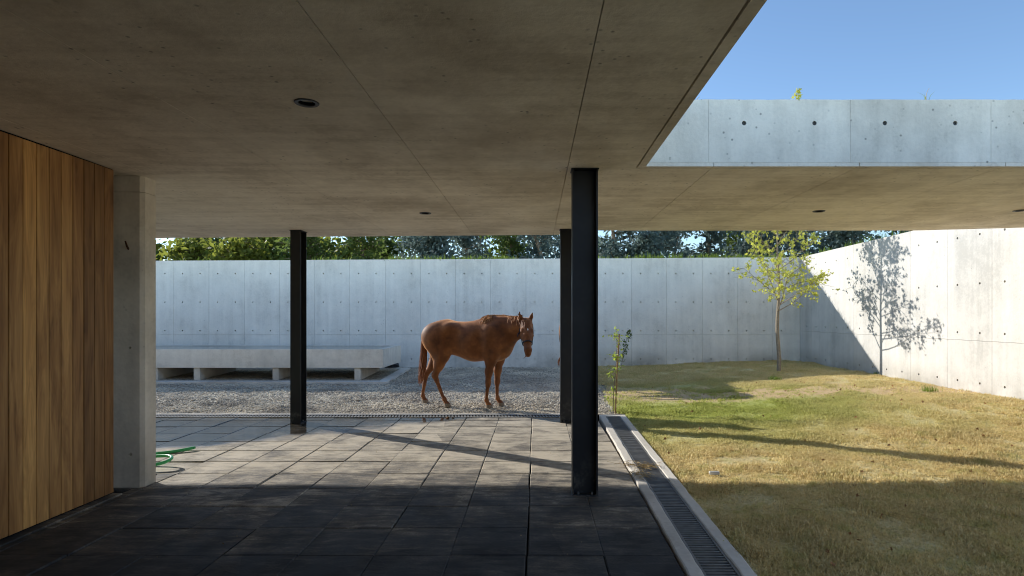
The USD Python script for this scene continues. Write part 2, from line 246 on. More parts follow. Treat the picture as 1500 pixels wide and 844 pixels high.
# lawn: greener patch near the drain's far end, straw coloured elsewhere, a bare sandy track
def lawn_nodes(bright):
    g = lambda c: tuple(x * bright for x in c)
    nodes = {'geo': ('geometry', {}), 'sep': ('separate_xyz', {}), 'n': ('noise_texture', {'scale': .75, 'detail': 5.0, 'roughness': .62}), 'nf': ('noise_texture', {'scale': 38.0, 'detail': 4.0, 'roughness': .8}),
        'dx': ('math', {'math_type': 'subtract', 'value2': 2.6}), 'dxs': ('math', {'math_type': 'multiply', 'value2': .40}), 'dy': ('math', {'math_type': 'subtract', 'value2': 9.7}), 'dys': ('math', {'math_type': 'multiply', 'value2': .50}),
        'cv': ('combine_xyz', {}), 'len': ('vector_math', {'math_type': 'length'}), 'gn': ('math', {'math_type': 'multiply_add', 'value2': -1.7}), 'gm': ('map_range', {'from_min': .80, 'from_max': -.40, 'to_min': 0.06, 'to_max': 1.0, 'clamp': True}),
        'straw': ('rgb_ramp', {'ramp': [(.28, g((.30, .235, .11))), (.45, g((.70, .56, .29))), (.58, g((.87, .73, .41))), (.72, g((.96, .88, .64)))]}),
        'green': ('rgb_ramp', {'ramp': [(.28, g((.14, .17, .04))), (.5, g((.44, .46, .12))), (.72, g((.66, .66, .24)))]}),
        'n2': ('noise_texture', {'scale': 4.5, 'detail': 4.0, 'roughness': .7}), 'g2': ('map_range', {'from_min': .47, 'from_max': .72, 'to_min': 0.0, 'to_max': .55, 'clamp': True}), 'gx': ('math', {'math_type': 'maximum'}),
        'mx': ('mix_color', {'blend_type': 'mix'})}
    links = [('geo.position', 'sep.vector'), ('geo.position', 'n.vector'), ('geo.position', 'nf.vector'), ('geo.position', 'n2.vector'), ('sep.x', 'dx.value1'), ('dx.value', 'dxs.value1'), ('sep.y', 'dy.value1'), ('dy.value', 'dys.value1'),
             ('dxs.value', 'cv.x'), ('dys.value', 'cv.y'), ('cv.vector', 'len.vector1'), ('n.fac', 'gn.value1'), ('len.value', 'gn.value3'), ('gn.value', 'gm.value'),
             ('nf.fac', 'straw.fac'), ('nf.fac', 'green.fac'), ('n2.fac', 'g2.value'), ('g2.result', 'gx.value1'), ('gm.result', 'gx.value2'), ('gx.value', 'mx.fac'), ('straw.color', 'mx.a'), ('green.color', 'mx.b')]
    return nodes, links
n_, l_ = lawn_nodes(1.0)
n_.update({'df': ('diffuse_bsdf', {}), 'tr': ('translucent_bsdf', {}), 'ms': ('mix_closure', {'fac': .6})})
mat('grass_blade', n_, l_ + [('mx.result', 'df.color'), ('mx.result', 'tr.color'), ('df.BSDF', 'ms.closure1'), ('tr.BSDF', 'ms.closure2')], surface='ms.closure')
n_, l_ = lawn_nodes(.92)
n_.update({'ns': ('noise_texture', {'scale': .9, 'detail': 5.0, 'roughness': .6}), 'ty': ('math', {'math_type': 'subtract', 'value2': 12.0}), 'tyx': ('math', {'math_type': 'multiply_add', 'value2': .35}),
           'ab': ('math', {'math_type': 'absolute'}), 'an': ('math', {'math_type': 'multiply_add', 'value2': -2.6}), 'sm_': ('map_range', {'from_min': -.1, 'from_max': -.75, 'to_min': 0.0, 'to_max': 1.0, 'clamp': True}),
           'soil': ('rgb_ramp', {'ramp': [(.3, (.50, .345, .18)), (.7, (.76, .56, .33))]}), 'm2': ('mix_color', {'blend_type': 'mix'}),
           'b': ('bump', {'strength': .8, 'distance': .03}), 'p': ('principled_bsdf', {'roughness': .95, 'specular_ior_level': .1})})
mat('lawn', n_, l_ + [('geo.position', 'ns.vector'), ('sep.y', 'ty.value1'), ('sep.x', 'tyx.value1'), ('ty.value', 'tyx.value3'), ('tyx.value', 'ab.value1'), ('ns.fac', 'an.value1'), ('ab.value', 'an.value3'), ('an.value', 'sm_.value'),
                      ('nf.fac', 'soil.fac'), ('mx.result', 'm2.a'), ('soil.color', 'm2.b'), ('sm_.result', 'm2.fac'), ('m2.result', 'p.base_color'), ('nf.fac', 'b.height'), ('b.normal', 'p.normal')])
def leafmat(name, stops, trans=.4, rough=.5):
    mat(name, {'geo': ('geometry', {}), 'r': ('rgb_ramp', {'ramp': stops}), 'p': ('principled_bsdf', {'roughness': rough, 'specular_ior_level': .35}), 'tr': ('translucent_bsdf', {}), 'ms': ('mix_closure', {'fac': trans})},
        [('geo.random_per_island', 'r.fac'), ('r.color', 'p.base_color'), ('r.color', 'tr.color'), ('p.BSDF', 'ms.closure1'), ('tr.BSDF', 'ms.closure2')], surface='ms.closure')
leafmat('yellow_leaf', [(0, (.56, .56, .10)), (.5, (.84, .76, .17)), (1, (.94, .84, .28))], .58)
leafmat('hedge_leaf', [(0, (.22, .24, .04)), (.25, (.56, .56, .08)), (.5, (.88, .82, .14)), (1, (.96, .92, .30))], .7)
leafmat('dark_leaf', [(0, (.15, .20, .175)), (.55, (.36, .43, .37)), (1, (.68, .72, .58))], .55)
leafmat('olive_leaf', [(0, (.13, .18, .045)), (.5, (.36, .42, .09)), (.7, (.68, .68, .14)), (1, (.85, .82, .24))], .65)
leafmat('sapling_leaf', [(0, (.36, .44, .07)), (.6, (.62, .66, .11)), (1, (.85, .80, .20))], .6)
leafmat('weed_blade', [(0, (.20, .28, .04)), (.6, (.36, .42, .08)), (1, (.45, .42, .12))], .45)

# ------------------------------------------------------------------ ground
def height(x, y):
    a = .32 * sm((np.asarray(x, float) - 1.45) / 5.2) * sm((np.asarray(y, float) - 4.6) / 4.4); b = .20 * sm((np.asarray(y, float) - 9.6) / 6.2)
    return a + b * (1 - .9 * a / .32)
def sheet(x0, x1, y0, y1, nx, ny, zf, bump=0.0, seed=0, xedge=None):
    X, Y = np.meshgrid(np.linspace(x0, x1, nx), np.linspace(y0, y1, ny), indexing='ij')
    if xedge is not None: X = xedge(X, Y)
    Z = zf(X, Y)
    if bump: Z = Z + bump * (meshkit.fbm(np.stack([X * 2.2, Y * 2.2, 0 * X], -1), 4, seed) - .5)
    i = np.arange(nx * ny).reshape(nx, ny)
    F = np.concatenate([np.stack([i[:-1, :-1], i[1:, :-1], i[1:, 1:]], -1).reshape(-1, 3), np.stack([i[:-1, :-1], i[1:, 1:], i[:-1, 1:]], -1).reshape(-1, 3)])
    return trimesh.Trimesh(np.stack([X, Y, Z], -1).reshape(-1, 3), F, process=False)
FAR_Y = 15.75
def right_x(y): return 7.10 + .0 * np.asarray(y, float)          # inner face of the right wall
obj('ground', sheet(-18, 12, -12, 17, 2, 2, lambda x, y: 0 * x - .35), 'ground_dark', kind='structure')
def gravel_z(x, y):
    q = np.stack([x, y, 0 * x], -1)
    return height(x, y) - .012 + .03 * (meshkit.fbm(q * 2.2, 4, 3) - .5) + .055 * (meshkit.fbm(q * 8.0, 3, 6) - .5) * sm((y - 9.42) / .2)
obj('gravel_bed', sheet(-17.5, 2.2, 9.42, FAR_Y + .1, 480, 170, gravel_z), 'gravel', smooth=True, kind='structure')
def lawn_edge(X, Y):
    e = np.where(Y < 9.45, 1.34 + .0145 * (Y - 3.53), 1.28 + .10 * (Y - 9.4) * .5 + .25 * (meshkit.noise(np.stack([Y * 1.1, 0 * Y, 0 * Y], -1), 8) - .5) * sm((Y - 9.5) / .6))
    return np.where(X < 1.2001, e, np.maximum(X, e + .02 * (X - 1.2)))
obj('lawn', sheet(1.2, 7.25, -9.5, FAR_Y + .1, 90, 240, lambda x, y: height(x, y) + .012 - .03 * (1 - sm((x - 1.36) / .6)) * (1 - sm((y - 9) / 1)), .05, 5, lawn_edge), 'lawn', smooth=True, kind='structure')
# raised ground behind the retaining walls, rising gently to a horizon of hills
def hill():
    P = Polygon([(-250, -150), (250, -150), (250, 300), (-250, 300)], [[(-17.6, -9.8), (7.30, -9.8), (7.30, 15.9), (-17.6, 15.95)]])
    pts = []
    m = trimesh.creation.triangulate_polygon(P, engine='earcut')
    v = np.c_[m[0], np.full(len(m[0]), 2.93)]
    return trimesh.Trimesh(v, m[1], process=False)
obj('hill', hill(), 'lawn', kind='structure')

# ------------------------------------------------------------------ floor of rubber tiles
floor = thing('floor', kind='structure')
DR_L = lambda y: .919 + .0145 * (np.asarray(y, float) - 3.53)             # left edge of the side drain's kerb
rng = np.random.default_rng(5)
def tile(x0, x1, y0, y1, dz, tilt):
    c, e = .007, .006
    xs = [(x0, y0), (x1, y0), (x1, y1), (x0, y1)]
    top = [(x0 + c, y0 + c), (x1 - c, y0 + c), (x1 - c, y1 - c), (x0 + c, y1 - c)]
    V = [(x, y, -.04) for x, y in xs] + [(x, y, dz - e) for x, y in xs] + [(x, y, dz + tilt[0] * (x - x0) + tilt[1] * (y - y0)) for x, y in top]
    F = []
    for a, b in ((0, 4), (4, 8)):
        for k in range(4):
            k2 = (k + 1) % 4; F += [(a + k, a + k2, b + k2), (a + k, b + k2, b + k)]
    F += [(8, 9, 10), (8, 10, 11)]
    return trimesh.Trimesh(V, F, process=False)
PY_T = .4955
for j in range(-9, 8):
    y0, y1 = TY0 + PY_T * j, TY0 + PY_T * (j + 1)
    y1c = min(y1, 9.03)
    for i in range(-14, 3):
        x0, x1 = TX0 + TP * i, TX0 + TP * (i + 1)
        ymid = (y0 + y1) / 2
        xr = float(DR_L(ymid)) - .012
        x1c = min(x1, xr)
        lo = -3.66 if y1 < 5.5 else -7.3
        x0c = max(x0, lo)
        if x1c - x0c < .05 or y1c - y0 < .05: continue
        gx = .0035 if i % 2 == 0 else .002; gy = .0035 if j % 2 == 0 else .002
        gx2 = .0035 if (i + 1) % 2 == 0 else .002; gy2 = .0035 if (j + 1) % 2 == 0 else .002
        jx, jy = rng.normal(0, .003, 2)
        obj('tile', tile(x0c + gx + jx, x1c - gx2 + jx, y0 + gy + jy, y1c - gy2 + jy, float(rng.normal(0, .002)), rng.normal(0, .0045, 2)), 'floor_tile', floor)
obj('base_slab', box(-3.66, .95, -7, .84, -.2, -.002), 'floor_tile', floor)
obj('bedding', box(-7.3, .90, .5, 9.02, -.25, -.03), 'ground_dark', floor)

# ------------------------------------------------------------------ drains
def drain(name, label, length, bars, w, kerb_l, kerb_r, skew=0, loc=(0, 0, 0), rotz=0, cap=0.0):
    """runs along +y from its base; grating width w; kerbs either side"""
    t = thing(name, label, 'drain', loc, rotz)
    obj('channel', cat_(box(0, w, 0, length, -.2, -.12), box(-.02, .004, 0, length, -.2, -.03), box(w - .004, w + .02, 0, length, -.2, -.03)), 'dark_hole', t)
    def kerb(x0, x1, seed):
        n = int(length / .12); r = np.random.default_rng(seed)
        Y = np.linspace(0, length, n); e0 = x0 + r.normal(0, .0025, n); e1 = x1 + r.normal(0, .0025, n); zt = .012 + r.normal(0, .001, n)
        V, F = [], []
        for k in range(n):
            V += [(e0[k], Y[k], -.1), (e0[k], Y[k], zt[k] - .006), (e0[k] + .008, Y[k], zt[k]), (e1[k] - .008, Y[k], zt[k]), (e1[k], Y[k], zt[k] - .006), (e1[k], Y[k], -.1)]
        for k in range(n - 1):
            for q in range(5):
                a, b = k * 6 + q, (k + 1) * 6 + q
                F += [(a, a + 1, b + 1), (a, b + 1, b)]
        F += [(0, k + 1, k) for k in range(1, 5)] + [((n - 1) * 6, (n - 1) * 6 + k, (n - 1) * 6 + k + 1) for k in range(1, 5)]
        return trimesh.Trimesh(V, F, process=False)
    if kerb_l: obj('kerb', kerb(-kerb_l, -.006, 1), 'kerb_concrete', t)
    if kerb_r: obj('kerb', kerb(w + .006, w + kerb_r, 2), 'kerb_concrete', t)
    if cap: obj('kerb', cbox(-kerb_l, w + kerb_r, length + .003, length + cap, -.1, .013), 'kerb_concrete', t)
    obj('frame', cat_(box(-.004, .012, 0, length, -.03, .004), box(w - .012, w + .004, 0, length, -.03, .004)), 'grate_steel', t)
    n = int(length / bars)
    for k in range(n):
        y = (k + .5) * bars
        if skew: b = trimesh.creation.extrude_polygon(Polygon([(.012, y - bars * .25), (w - .012, y - bars * .25 + skew), (w - .012, y + bars * .25 + skew), (.012, y + bars * .25)]), .025, engine='earcut'); b.apply_translation([0, 0, -.024])
        else: b = box(.0125, w - .0125, y - bars * .19, y + bars * .19, -.024, .001)
        obj('bar', b, 'grate_steel', t)
    return t
drain('drain', 'slotted grating drain with concrete kerbs between floor tiles and lawn', 6.0, .034 * 1.2, .215, .098, .095, loc=(float(DR_L(3.1)) + .1, 3.1, 0), rotz=-.83, cap=.13)
drain('drain', 'slotted grating drain along the gravel at the far edge of the tiles', 8.0, .049, .22, .012, .075, skew=.03, loc=(.955, 9.045, -.002), rotz=90)

# ------------------------------------------------------------------ concrete walls with formwork panels and tie holes
def panel_wall(t, x0, x1, top, joints, zj, ties, zties, mapf, core, r=.0195, gap=.0045, depth=.045, mat_='wall_concrete', bottom=-.2, top_thick=.0):
    """panels in (u, z): u along the wall, mapped to space by mapf(u, depth, z)"""
    reg = Polygon([(x0, bottom), (x1, bottom), (x1, top(x1)), (x0, top(x0))])
    cuts = [LineString([(u, bottom - 1), (u, 9)]).buffer(gap / 2) for u in joints] + [LineString([(x0 - 1, z), (x1 + 1, z)]).buffer(gap / 2) for z in zj]
    cuts += [Point(u, z).buffer(r, quad_segs=3) for u in ties for z in zties if x0 + .05 < u < x1 - .05]
    for p in polys(reg.difference(shapely.union_all(cuts))):
        m = extrude(p.simplify(.0005), depth)
        v = np.array(m.vertices); m.vertices = mapf(v[:, 0], v[:, 2], v[:, 1])
        if np.linalg.det(np.array([mapf(1., 0., 0.) - mapf(0., 0., 0.), mapf(0., 0., 1.) - mapf(0., 0., 0.), mapf(0., 1., 0.) - mapf(0., 0., 0.)])) < 0: m.invert()
        obj('panel', m, mat_, t)
    obj('wall_core', core, mat_, t)
far = thing('concrete_wall', 'long pale board-marked concrete wall in shade behind the horse', 'wall')
ftop = lambda x: 3.01 + .0074 * (min(max(x, -11), 8) + 10.2)
fj = [-9.697 + .945 * k for k in range(-8, 18)]
def fcore():
    v = extrude(Polygon([(-17.4, -.3), (7.38, -.3), (7.38, ftop(7.38) - .01), (-17.4, ftop(-17.4) - .01)]), .2)
    w = np.array(v.vertices); v.vertices = np.c_[w[:, 0], FAR_Y + .044 + w[:, 2], w[:, 1]]; v.invert(); return v
panel_wall(far, -17.4, 7.098, ftop, fj, [1.077], [x + .236 + .4725 * q for x in fj for q in (0, 1)], [.41, 1.17, 1.935, 2.70],
           lambda u, d, z: np.stack([u + 0 * d, FAR_Y + d + 0 * u, z + 0 * u], -1), fcore())
rw = thing('concrete_wall', 'sunlit white concrete wall on the right carrying the young tree\'s shadow', 'wall')
rj = [10.12 + .995 * k for k in range(-20, 7)]
rtop = lambda y: 3.137 + .006 * (15.75 - y)
def rmap(u, d, z): return np.stack([right_x(u) + d, u + 0 * d, z + 0 * u], -1)
def rcore():
    v = extrude(Polygon([(-9.9, -.3), (FAR_Y + .04, -.3), (FAR_Y + .04, 3.12), (-9.9, 3.27)]), .2)
    w = np.array(v.vertices); v.vertices = rmap(w[:, 0], w[:, 2] + .044, w[:, 1]); return v
panel_wall(rw, -9.9, FAR_Y - .003, rtop, rj, [1.164], [y + .25 + .4975 * q for y in rj for q in (0, 1) if y > 3], [.485, 1.29, 2.085, 2.87], rmap, rcore(), mat_='sun_dimmed_concrete')

# ------------------------------------------------------------------ roof: slab soffit, drip groove, beam face
RY_L, RY_R, BEAM_Y, EDGE_X = 9.18, 8.74, 5.03, .95
def Zs(x, y):
    x = np.asarray(x, float); y = np.asarray(y, float)
    near = 2.846; t = np.clip((y - 4.6) / 4.5, 0, 1.05)
    farz = 2.833 + .0081 * (np.clip(x, -7, .4) - .35)
    return near * (1 - t) + farz * t
XR = 7.13
roof_poly = Polygon([(-12, -7.35), (EDGE_X - .035, -7.35), (EDGE_X, BEAM_Y), (XR, BEAM_Y), (XR, 8.44), (5.65, RY_R), (.62, RY_R), (.62, RY_L), (-12, RY_L)])
RZ = 3.417
roof = thing('concrete_roof', 'exposed concrete roof slab on black steel columns with deep edge beam', 'roof')
cuts = [LineString([(x, -9), (x, 10)]).buffer(.0026) for x in (.28 - 1.25 * np.arange(0, 10))] + [LineString([(x, 4.9), (x, 10)]).buffer(.0026) for x in (1.53, 2.78, 4.03, 5.28, 6.53)]
cuts += [LineString([(-13, y), (9, y)]).buffer(.0022) for y in (-4.97, -2.6, -.22, 2.15, 4.53, 6.81)]
cuts += [LineString([(EDGE_X - .115, -8), (EDGE_X - .072, BEAM_Y + .06), (XR + 1, BEAM_Y + .06)]).buffer(.007, cap_style='flat', join_style='mitre')]
LAMPS = [(-1.374, 3.53), (-1.354, 7.23), (3.45, 7.14), (5.86, 7.10)]
holes = [Point(x, y).buffer(.058, quad_segs=6) for x, y in LAMPS]
def soffit_map(m, z0):
    v = np.array(m.vertices); m.vertices = np.c_[v[:, :2], Zs(v[:, 0], v[:, 1]) + z0 + v[:, 2]]; return m
for p in polys(roof_poly.difference(shapely.union_all(cuts + holes))):
    obj('soffit_panel', soffit_map(extrude(p.simplify(.0004), .032), 0), 'soffit_concrete', roof)
core = extrude(roof_poly.buffer(-.004, join_style='mitre'), 1.0)
v = np.array(core.vertices); core.vertices = np.c_[v[:, :2], np.where(v[:, 2] > .5, RZ - .36, Zs(v[:, 0], v[:, 1]) + .03)]
obj('slab', core, 'soffit_concrete', roof)
# upstand beam round the edge, its court face cut by joints and tie holes
bj = [1.485, 2.70, 3.905, 5.11, 6.32]
bt = [1.79 + .603 * k for k in range(0, 9)]
bf = Polygon([(EDGE_X, 0), (XR, 0), (XR, 1), (EDGE_X, 1)])
bw = Polygon([(EDGE_X, float(Zs(1, BEAM_Y)) + .034)] + [(x, RZ + .0015 * math.sin(x * 9) + .002 * math.sin(x * 31)) for x in np.linspace(EDGE_X, XR, 60)] + [(XR, float(Zs(6, BEAM_Y)) + .034)])
bc = [LineString([(x, 2), (x, 4)]).buffer(.0011) for x in bj] + [Point(x, 3.215).buffer(.019, quad_segs=4) for x in bt]
for p in polys(bw.difference(shapely.union_all(bc))):
    m = extrude(p, .05); v = np.array(m.vertices); m.vertices = np.c_[v[:, 0], BEAM_Y + v[:, 2], v[:, 1]]; m.invert()
    obj('beam_panel', m, 'beam_concrete', roof)
for x in bt:
    c_ = trimesh.creation.cylinder(radius=.0185, height=.02, sections=14); c_.apply_transform(trimesh.transformations.rotation_matrix(np.pi / 2, [1, 0, 0])); c_.apply_translation([x, BEAM_Y + .026, 3.215]); obj('tie_plug', c_, 'lamp_metal', roof)  # dark discs standing in for the shade inside the tie holes
obj('beam', box(EDGE_X + .003, XR - .003, BEAM_Y + .048, BEAM_Y + .3, 2.9, RZ - .012), 'beam_concrete', roof)
m = extrude(Polygon([(EDGE_X - .038, -7.35), (EDGE_X - .003, BEAM_Y + .2), (EDGE_X - .25, BEAM_Y + .2), (EDGE_X - .285, -7.35)]), .55); m.apply_translation([0, 0, 2.87])
obj('beam', m, 'beam_concrete', roof)
# downlights
for (x, y), lb in zip(LAMPS, ['round recessed downlight in the ceiling nearest the camera, above the timber wall side', 'small round downlight in the ceiling above the horse', 'round downlight under the right-hand roof strip above the yellow tree', 'round downlight at the right picture edge under the roof strip']):
    t = thing('downlight', lb, 'ceiling light', (x, y, float(Zs(x, y))))
    a = np.linspace(0, 2 * np.pi, 32, endpoint=False)
    ring = trimesh.creation.revolve(np.array([(.050, -.006), (.068, -.0075), (.072, -.004), (.072, .002), (.056, .002), (.048, .025), (.046, .025), (.050, -.006)]), sections=32)
    obj('trim_ring', ring, 'lamp_metal', t, smooth=40)
    obj('reflector', trimesh.creation.revolve(np.array([(.047, .0), (.040, .028), (0, .0282), (0, .0292), (.0475, .0292), (.0478, 0), (.047, 0)]), sections=24), 'dark_hole', t, smooth=40)

# ------------------------------------------------------------------ building on the left: plank cladding, concrete wall end, back wall
WX = -3.672
wood = thing('timber_wall', 'wall of vertical warm brown timber boards at the left', 'wall')
rngw = np.random.default_rng(11)
nb = 44
for k in range(nb):
    y1 = Y_W - PITCH_W * k - .0028; y0 = Y_W - PITCH_W * (k + 1) + .0028
    dx = float(rngw.normal(0, .0012))
    obj('board', cbox(WX - .024 + dx, WX + dx, y0, y1, .028, 2.833, .003), 'plank_wood', wood)
obj('backing', box(-3.95, WX - .026, Y_W - PITCH_W * nb, Y_W - .004, 0, 2.83), 'dark_hole', wood)
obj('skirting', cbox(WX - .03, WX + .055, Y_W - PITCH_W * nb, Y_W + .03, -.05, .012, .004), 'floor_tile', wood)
obj('head_rail', box(-3.95, WX - .012, Y_W - PITCH_W * nb, Y_W, 2.836, 2.90), 'dark_hole', wood)  # near-black strip painting the shadow gap above the boards
end = thing('concrete_wall', 'grey concrete wall end with tie holes beside the timber boards', 'wall')
c = .030
PB = Polygon([(-12, 5.345), (-3.572 - c, 5.345), (-3.572, 5.345 + c), (-3.575, 5.532), (-12, 5.532)])
z1 = 2.69
m = extrude(PB, z1 + .05); m.apply_translation([0, 0, -.05])
import manifold3d as m3
def mani(t): return m3.Manifold(m3.Mesh(np.asarray(t.vertices, np.float32), np.asarray(t.faces, np.uint32)))
t_ = trimesh.Trimesh(m.vertices, m.faces, process=True)
hh = [trimesh.creation.cylinder(radius=.013, height=.09, sections=14) for _ in range(2)]
for h_, (hx, hz) in zip(hh, ((-3.69, 1.27), (-3.683, .30))):
    h_.apply_transform(trimesh.transformations.rotation_matrix(np.pi / 2, [1, 0, 0])); h_.apply_translation([hx, 5.345, hz])
mm = mani(t_)
for h_ in hh: mm = mm - mani(h_)
obj('lower_lift', mm, 'pillar_concrete', end)
m = extrude(PB.buffer(-.002), 2.86 - z1 - .004); m.apply_translation([0, 0, z1 + .004]); obj('upper_lift', m, 'pillar_concrete', end)
obj('jamb', box(-3.95, -3.842, Y_W + .004, 5.344, -.05, 2.86), 'pillar_concrete', end)
hook = tube([(-3.705, 5.35, 2.170), (-3.693, 5.31, 2.195), (-3.672, 5.26, 2.232)], [.009, .009, .007], 8)
obj('tie_rod', hook, 'rust', end, smooth=True)
back = thing('concrete_wall', 'plain unseen concrete walls closing the yard behind the camera, one added to bounce sunlight', 'wall')
obj('wall_face', box(-12, .9, -7.6, -7.36, -.2, 2.95), 'pillar_concrete', back)
obj('wall_face', box(.905, 7.09, -4.4, -4.1, -.2, 3.4), 'wall_concrete', back)  # added unseen wall, bounces warm sunlight onto beam and far wall
obj('return_face', box(-3.97, -3.70, -7.36, Y_W - PITCH_W * nb - .004, -.2, 2.845), 'pillar_concrete', back)

# ------------------------------------------------------------------ steel columns
def hbeam(w, d, tw, tf, h):            # flanges face +-x, web in the x direction
    P = shapely.union_all([sbox(-w / 2, -d / 2, -w / 2 + tf, d / 2), sbox(w / 2 - tf, -d / 2, w / 2, d / 2), sbox(-w / 2 + tf / 2, -tw / 2, w / 2 - tf / 2, tw / 2)])
    return extrude(P, h)
def column(label, x, y, rotz, w=.222, d=.15):
    t = thing('steel_column', label, 'column', (x, y, 0), rotz, group=None)
    h = float(Zs(x, y)) - .008
    b = hbeam(w, d, .010, .014, h); obj('beam', b, 'black_steel', t)
    obj('cap_plate', cbox(-w / 2 - .01, w / 2 + .01, -d / 2 - .01, d / 2 + .01, h, h + .012, .002), 'black_steel', t)
    obj('base_plate', cbox(-w / 2 - .004, w / 2 + .004, -d / 2 - .004, d / 2 + .004, -.001, .010, .002), 'black_steel', t)
    for sx in (-1, 1):
        obj('bolt', trimesh.creation.cylinder(radius=.012, height=.02, sections=6, transform=trimesh.transformations.translation_matrix([sx * .06, -.045, .018])), 'grate_steel', t)
    return t
column('black steel column in the foreground, largest of the three', .433, 5.09 + .075, 0)
column('black steel column partly hidden behind the foreground column', .368 + .111, 8.58 + .075, 0)
column('black steel column standing alone in front of the concrete trough', -3.472, 8.50 + .111, 90)

# ------------------------------------------------------------------ water trough on blocks, kerb round it
TZ0, TZ1, TXR, TYF, TYB = .405, .82, -3.40, 13.1, 14.85
tr = thing('water_trough', 'long concrete water trough raised on block legs in the gravel', 'trough')
o = sbox(-15, TYF, TXR, TYB); inn = sbox(-14.9, TYF + .13, TXR - .13, TYB - .13)
rim = extrude(o.difference(inn), TZ1 - TZ0); rim.apply_translation([0, 0, TZ0]); obj('basin', rim, 'trough_concrete', tr)
obj('basin_floor', box(-14.9, TXR - .12, TYF + .12, TYB - .12, TZ0 + .004, TZ0 + .12), 'trough_concrete', tr)
obj('water', box(-14.9, TXR - .129, TYF + .129, TYB - .129, TZ0 + .125, TZ1 - .012), 'water', tr)
for lx0, lx1 in ((-14.2, -13.9), (-10.95, -9.80 + 1.25 - .08), (0, 0)):
    pass
for xf, wleg in ((283.5, .14), (399, .14), (519, .14), (226 - 1.5, .14)):
    X0 = (xf - PX) / FPX * (TYF + .03)
    obj('leg', cbox(X0, X0 + wleg if xf > 230 else X0 + .10, TYF + .03, TYB - .10, -.08, TZ0 - .002, .008), 'trough_concrete', tr)
X0 = (519 - PX) / FPX * TYF
kb = thing('trough_kerb', 'low concrete kerb set in the gravel round the trough legs', 'kerb')
ko = sbox(-15.5, 12.72, -3.22, 14.9 + .25); ki = sbox(-15.3, 12.90, -3.42, 14.9 + .07)
km = extrude(ko.difference(ki), .2); v = np.array(km.vertices); km.vertices = np.c_[v[:, :2], v[:, 2] - .2 + height(v[:, 0], v[:, 1]) + .035]; obj('kerb_ring', km, 'kerb_concrete', kb)
bs_ = extrude(ki.buffer(-.004), .15); v = np.array(bs_.vertices); bs_.vertices = np.c_[v[:, :2], v[:, 2] - .15 + height(v[:, 0], v[:, 1]) + .012]; obj('base_bed', bs_, 'gravel', kb)
# black bag on the gravel near the wall
ic = trimesh.creation.icosphere(4); v = np.array(ic.vertices)
v *= (1 + .45 * (meshkit.fbm(v * 2.3 + 9, 4, 2) - .5))[:, None]; v = v * [.21, .16, .10]; v[:, 2] = np.maximum(v[:, 2], -.05)
ic.vertices = v + [-3.72, 15.15, .10 + float(height(-3.7, 15.1))]
tag(obj('rubbish_bag', ic, 'bag_black', smooth=True), 'crumpled black sack lying by the wall behind the trough\'s end', 'sack')

# ------------------------------------------------------------------ green hose
hz = .014
pts = [(-3.97, 6.80, .034), (-4.10, 6.70, .02), (-4.35, 6.56, hz), (-4.7, 6.42, hz), (-5.05, 6.30, hz), (-5.2, 6.12, hz), (-5.0, 6.02, .02), (-4.6, 6.10, .03), (-4.25, 6.20, .05), (-3.98, 6.22, .08), (-3.80, 6.14, .085), (-3.78, 6.02, .07), (-3.92, 5.93, .045), (-4.25, 5.93, .02), (-4.65, 5.98, hz), (-4.9, 6.08, .03),
       (-4.85, 6.2, .045), (-4.5, 6.12, .055), (-4.15, 5.98, .04), (-3.90, 5.88, .02), (-3.78, 5.80, hz), (-3.85, 5.72, hz), (-4.2, 5.70, hz), (-5.0, 5.68, hz), (-6.2, 5.75, hz)]
hs = thing('garden_hose', 'bright green hose coiled on the tiles behind the wall end', 'hose')
obj('hose', tube(spline(pts, 150), .017, 10), 'hose_green', hs, smooth=True)
obj('nozzle', tube([(-3.995, 6.785, .030), (-3.955, 6.83, .034)], [.016, .015], 10), 'hose_green', hs, smooth=30)

# ------------------------------------------------------------------ horses: one smooth body from blended round cones (surface nets)
def surface_nets(F, org, h):
    s = F < 0
    nx, ny, nz = F.shape
    acc = np.zeros((nx - 1, ny - 1, nz - 1, 3), np.float32); cnt = np.zeros((nx - 1, ny - 1, nz - 1), np.float32)
    offs = [(i, j, k) for i in (0, 1) for j in (0, 1) for k in (0, 1)]
    sl = lambda o: F[o[0]:nx - 1 + o[0], o[1]:ny - 1 + o[1], o[2]:nz - 1 + o[2]]
    for a in offs:
        for ax in range(3):
            if a[ax] == 1: continue
            b = list(a); b[ax] = 1
            A, B = sl(a), sl(b); c = (A < 0) != (B < 0)
            t = np.where(c, A / np.where(c, A - B, 1), 0)
            for q in range(3):
                acc[..., q] += np.where(c, a[q] + (t if q == ax else 0), 0)
            cnt += c
    on = cnt > 0
    idx = np.full(on.shape, -1, np.int64); idx[on] = np.arange(on.sum())
    ijk = np.argwhere(on)
    V = (ijk + acc[on] / cnt[on][:, None]) * h + org
    Q = []
    for ax in range(3):
        b, c = [(1, 2), (2, 0), (0, 1)][ax]
        lo = [slice(None)] * 3; hi = [slice(None)] * 3; lo[ax] = slice(0, -1); hi[ax] = slice(1, None)
        ch = np.argwhere(s[tuple(lo)] != s[tuple(hi)])
        ch = ch[(ch[:, b] > 0) & (ch[:, c] > 0) & (ch[:, b] < F.shape[b] - 1) & (ch[:, c] < F.shape[c] - 1)]
        eb = np.eye(3, dtype=int)[b]; ec = np.eye(3, dtype=int)[c]
        q = np.stack([idx[tuple((ch - d).T)] for d in (0 * eb, eb, eb + ec, ec)], 1)
        inside = s[tuple(ch.T)]
        q[~inside] = q[~inside][:, ::-1]
        Q.append(q)
    Q = np.vstack(Q)
    return trimesh.Trimesh(V, np.vstack([Q[:, [0, 1, 2]], Q[:, [0, 2, 3]]]), process=False)
